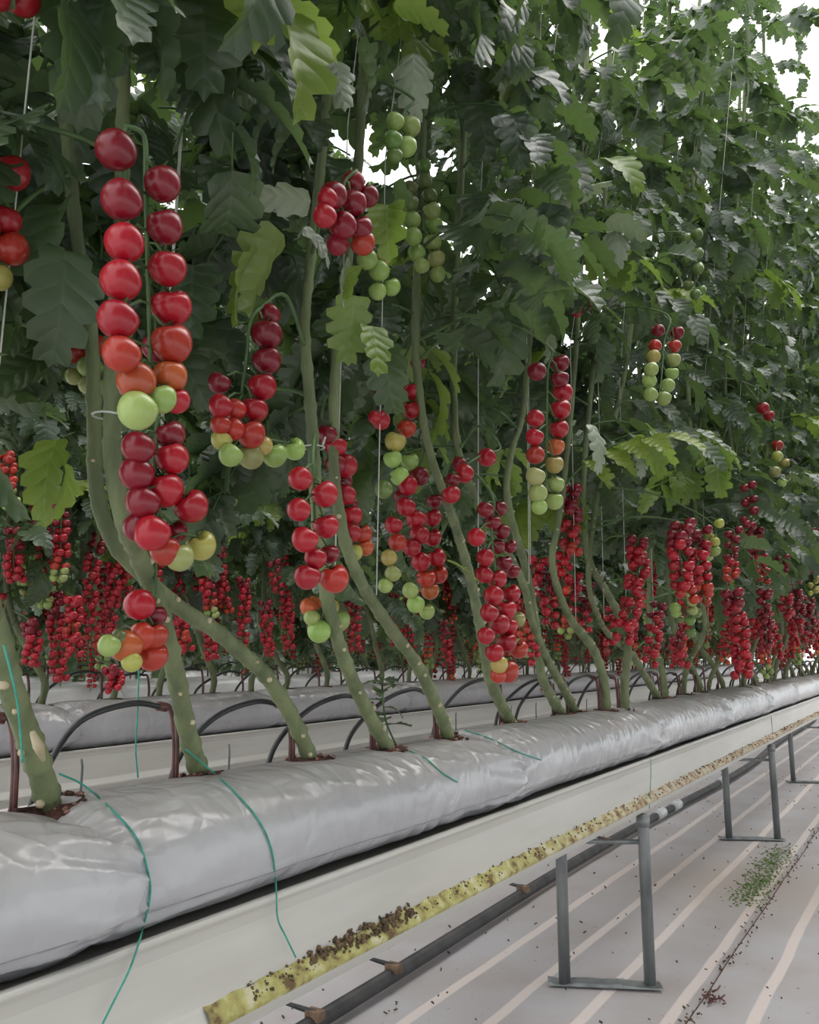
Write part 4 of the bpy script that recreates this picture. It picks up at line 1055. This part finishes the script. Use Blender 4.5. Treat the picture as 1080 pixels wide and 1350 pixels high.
def small_parts():
    g, P = PLANTS[1][3]; o = g.location.copy(); clip(g, on_x(414, 590, -.97) - o)
    g, P = PLANTS[1][1]; o = g.location.copy(); clip(g, on_x(142, 548, -.93) - o)
    g, P = PLANTS[1][0]; o = g.location.copy(); b = MB()
    a = on_x(36, 965, -1.04) - o; c = on_x(50, 1002, -1.06) - o; dx = Vector((.012, 0, 0))
    b.tube([a + dx, (a + c) * .5 + dx * 1.1, c + dx], [.004, .0075, .003], M_SCAR, 8); link('pruning_scar', b.mesh('pruning_scar'), g)
small_parts()

# ------------------------------------------------------------------ green twines over the front bags
def px_on_bag(x, y):
    """where the sight line meets the front bag / gutter flank"""
    d = ray(x, y); best = None
    for yy, bag in BAGS[1][:6]:
        bag_z(bag, bag.location.x, yy + .6)
        iv = bag.matrix_basis.inverted(); h = _BV[bag.data.name].ray_cast(iv @ EYE, (iv.to_3x3() @ d).normalized())
        if h[0]:
            w = bag.matrix_basis @ h[0]; k = (w - EYE).length
            if best is None or k < best[0]: best = (k, w)
    if best: return best[1] - d.normalized() * .0035
    q = EYE + d * (-1.08 / d.x)
    return q if q.z > TOPZ - .03 else EYE + d * ((ROWX[1] + .152) / d.x)
def twine_px(pts, label):
    P = []
    for v in spline([Vector((x, y, 0)) for x, y in pts], 4): P.append(px_on_bag(v.x, v.y))
    b = MB(); o = P[0].copy()
    b.tube([p - o for p in spline(P, 3)], .0016, M_GREEN_TWINE, 5)
    t = link('green_twine', b.mesh('green_twine')); t.location = o; tag(t, label, 'twine', 'green twines on the front bags')
twine_px([(78, 1020), (110, 1035), (150, 1070), (180, 1105), (194, 1145), (198, 1180), (188, 1225), (172, 1275), (150, 1320), (135, 1350)], 'green twine hanging down the bag from the nearest stem')
twine_px([(245, 988), (275, 1013), (310, 1045), (340, 1080), (358, 1120), (364, 1170), (366, 1210), (377, 1235), (390, 1262)], 'green twine hanging from the second stem over bag and gutter')
twine_px([(540, 990), (562, 1000), (582, 1018), (603, 1031)], 'short green twine end lying on the bag by the fourth stem')
twine_px([(612, 962), (650, 975), (680, 990), (714, 1002)], 'short green twine end lying past the first bag joint')
def tall_twine():
    for pts, X, lab in (([(183, 880), (182, 930), (179, 985), (182, 1025)], -1.22, 'green twine hanging straight down between the two nearest stems'),
                   ([(5, 850), (22, 920), (28, 980), (30, 1005)], -.99, 'green twine wound down the nearest stem'),
                   ([(858, 1000), (858, 1030), (856, 1066)], -.985, 'thin green twine hanging over the gutter at the nearest post')):
        P = [on_x(x, y, X) for x, y in pts]; b = MB(); o = P[0].copy(); b.tube([p - o for p in spline(P, 5)], .0015, M_GREEN_TWINE, 5)
        t = link('green_twine', b.mesh('green_twine')); t.location = o; tag(t, lab, 'twine', 'green twines on the front bags')
tall_twine()

# seedling shoot beside the fourth stem
def shoot():
    base = EYE + ray(522, 982) * ((TOPZ - EYE.z) / ray(522, 982).z); rr = random.Random(2)
    g = thing('side_shoot', base, 'small leafy green shoot sprouting beside the fourth stem of the front row', 'shoot')
    b = MB(); P = spline([(0, 0, 0), (-.01, -.03, .06), (-.01, -.045, .13), (-.005, -.05, .17)], 5); b.tube(P, .0024, M_VINE, 6); link('stem', b.mesh('stem'), g)
    for k in range(9):
        p = P[4 + (k * 11) // 9]; M = leaf_matrix(p, k * 2.3, .1, 0, rr.uniform(.38, .58))
        link('leaflet', ME_LS[k % 6], g, M)
shoot()

# hero leaves the photo shows big and near
def leaf_at(px, py, X, az, tilt, roll, s, kind='n', i=0, solo=False):
    p = on_x(px, py, X); g, q = nearest_plant(p); o = g.location.copy()
    M = Matrix.Translation(-o) @ leaf_matrix(p, az, tilt, roll, s)
    ms = {'n': ME_LS, 'y': ME_LSY, 'g': ME_LSG}[kind]
    if solo: link('leaflet', ms[i], g, M); return
    W = leaf_matrix(p, az, tilt, roll, s)
    if any((v := proj(W @ PLANS[i][0][n])) and in_clear(v, 0) for n in (6, 10, 14)): return
    t = link('leaf', ME_PET[i], g, M)
    for k, F in PLANS[i][1]:
        a, e = proj((W @ F).translation), proj((W @ F) @ Vector((LLEN * 1.1, 0, -.03)))
        if any(v and in_clear(v, 6) for v in (a, e)): continue
        link('leaflet', ms[k], t, F)
HERO = [(120, -20, -.78, .3, -.9, .2, 1.15, 'n', 3), (200, 0, -.82, -.6, -1.0, .1, 1.1, 'n', 6), (270, 10, -.80, -1.3, -.9, 0, 1.15, 'n', 2), (60, -10, -.78, 1.0, -.9, 0, 1.0, 'n', 1), (340, 60, -.86, -.8, -.7, 0, 1.0, 'n', 4),
        (300, 180, -.95, -1.5, -.7, 0, .9, 'n', 5), (90, 230, -.95, -2.0, -.8, .3, .95, 'n', 7), (60, 300, -.95, .5, -1.1, 0, .9, 'n', 8)]
for a in HERO: leaf_at(*a)
SOLO = [(75, -30, -.80, .6, -1.25, .2, 1.25, 'n', 1, True), (110, -10, -.82, -.2, -1.3, .3, 1.2, 'n', 3, True), (140, 0, -.80, -1.2, -1.35, 0, 1.15, 'n', 5, True), (195, -10, -.80, 1.0, -1.3, -.2, 1.3, 'n', 0, True), (215, 20, -.84, -1.0, -1.2, .2, 1.25, 'n', 4, True),
        (265, -10, -.80, -.5, -1.25, .2, 1.35, 'n', 5, True), (290, 50, -.82, -1.5, -1.2, 0, 1.3, 'n', 3, True), (310, 10, -.84, .6, -1.15, 0, 1.2, 'n', 1, True), (350, 20, -.86, -.2, -1.2, .3, 1.1, 'n', 2, True), (275, 120, -.86, -1.8, -1.1, .3, 1.1, 'n', 0, True),
        (80, 270, -1.0, -1.2, -1.2, .2, 1.2, 'n', 5, True), (85, 330, -.9, -.4, -1.25, 0, 1.1, 'n', 3, True), (285, 210, -.9, -.8, -1.2, 0, 1.0, 'n', 4, True), (255, 350, -.98, -.8, -1.2, 0, 1.1, 'n', 5, True),(440, 80, -.82, -.4, -1.2, .5, 1.15, 'g', 4, True), (470, 60, -.82, .4, -1.2, -.4, 1.1, 'n', 1, True), (410, 265, -.80, -2.5, .1, .5, .95, 'g', 0, True), (400, 300, -.80, .9, -.5, .9, .7, 'g', 2, True), (375, 310, -.90, -2.6, -1.0, .3, 1.35, 'y', 5, True), (340, 330, -.92, -2.2, -1.1, 0, 1.1, 'y', 1, True),
        (520, 240, -.80, 1.2, -1.2, .3, 1.0, 'n', 3, True), (512, 270, -.80, -1.2, -1.25, 0, 1.0, 'y', 2, True), (475, 350, -.82, -1.7, -1.1, 0, .8, 'y', 4, True), (460, 340, -.82, -2.6, -1.2, 0, .7, 'g', 1, True), (490, 430, -.84, -.5, -1.2, 0, .9, 'y', 0, True),
        (510, 455, -.84, -1.1, -1.35, .2, 1.0, 'n', 3, True), (470, 390, -.84, 2.5, -.9, 0, 1.0, 'y', 5, True), (545, 70, -.82, -1.0, -1.2, 0, 1.1, 'g', 3, True), (565, 60, -.82, .4, -.5, 0, .7, 'y', 2, True), (520, 5, -.8, .8, -.3, 0, 1.0, 'y', 0, True),
        (850, 558, -.80, .5, -.8, .4, .9, 'y', 3, True), (845, 575, -.80, -.4, -1.4, .2, 1.1, 'g', 1, True), (712, 415, -.85, -1.2, -1.0, .6, .9, 'g', 4, True), (725, 440, -.85, 1.6, -1.0, .6, .8, 'g', 2, True), (75, 580, -1.0, -1.2, -1.2, 0, .9, 'y', 1, True), (85, 610, -1.0, .6, -1.3, 0, .7, 'y', 3, True),
        (590, 740, -.9, .3, -.5, 0, .7, 'y', 0, True), (780, 560, -.8, -.2, -1.2, 0, 1.2, 'g', 5, True), (700, 90, -.8, -2.6, -.5, .3, 1.3, 'y', 3, True), (800, 210, -.75, -.4, -.5, .4, 1.3, 'y', 3, True), (740, 270, -.8, -.3, .1, .2, 1.4, 'g', 0, True), (800, 290, -.8, .8, 0, -.2, 1.4, 'g', 2, True), (810, 300, -.8, -.9, -.9, 0, 1.2, 'g', 3, True)]
for a in SOLO: leaf_at(*a)
# leaves on the shaded far side of the front row, behind the near fruit
def far_side_leaves():
    rr = random.Random(12)
    for x in range(20, 720, 66):
        for y in range(0, 450, 62):
            if rr.random() < .08: continue
            p = on_x(x + rr.uniform(-22, 22), y + rr.uniform(-20, 20), -1.36 + rr.uniform(-.1, .1)); g, q = nearest_plant(p)
            link('leaf', ME_LEAF[rr.randrange(10)], g, Matrix.Translation(-g.location) @ leaf_matrix(p, rr.uniform(-2.6, 1.6), rr.uniform(-.7, .1), rr.uniform(-.3, .3), rr.uniform(.85, 1.15)))
far_side_leaves()

# green moss patch and litter on the floor
def litter():
    rr = random.Random(9); b = MB()
    for i in range(900):
        a = rr.random(); p = Vector((-.93 + rr.gauss(0, .045), 4.55 + 1.3 * rr.random() + rr.gauss(0, .1), -.004))
        blob(b, p + Vector((0, 0, .001)), rr.uniform(.003, .008), M_GRASS, rr, .35, 5, 3)
    tag(link('moss_patch', b.mesh('moss_patch')), 'patch of green moss growing on the striped floor cloth', 'moss', kind='stuff')
    c = MB()
    for i in range(520):
        y = 2.2 + 8 * rr.random() ** 1.3; x = -.815 + rr.gauss(0, .02) if rr.random() < .45 else rr.uniform(-2.4, -.4)
        z = .0 + (.008 if x > -.81 else 0)
        an = rr.random() * 6; l = rr.uniform(.004, .013)
        c.tube([(x, y, z), (x + l * math.cos(an), y + l * math.sin(an), z + rr.uniform(.002, .008))], rr.uniform(.002, .004), M_CRUMB, 4)
    tag(link('litter', c.mesh('litter')), 'dry brown crumbs scattered on the striped floor cloth', 'litter', kind='stuff')
    d = MB(); q = EYE + ray(940, 1318) * (-1.19 / ray(940, 1318).z)
    for i in range(26):
        p = q + Vector((rr.gauss(0, .016), rr.gauss(0, .03), 0)); an = rr.random() * 6; l = rr.uniform(.01, .025)
        d.tube([p, p + Vector((l * math.cos(an), l * math.sin(an), rr.uniform(0, .012)))], .0028, M_PEG, 4)
    tag(link('dried_leaf', d.mesh('dried_leaf')), 'curled dark red dried leaf lying on the pale floor stripe', 'leaf')
litter()
print('objects', len(bpy.data.objects), 'tris', sum(len(m.polygons) * 2 for m in bpy.data.meshes))
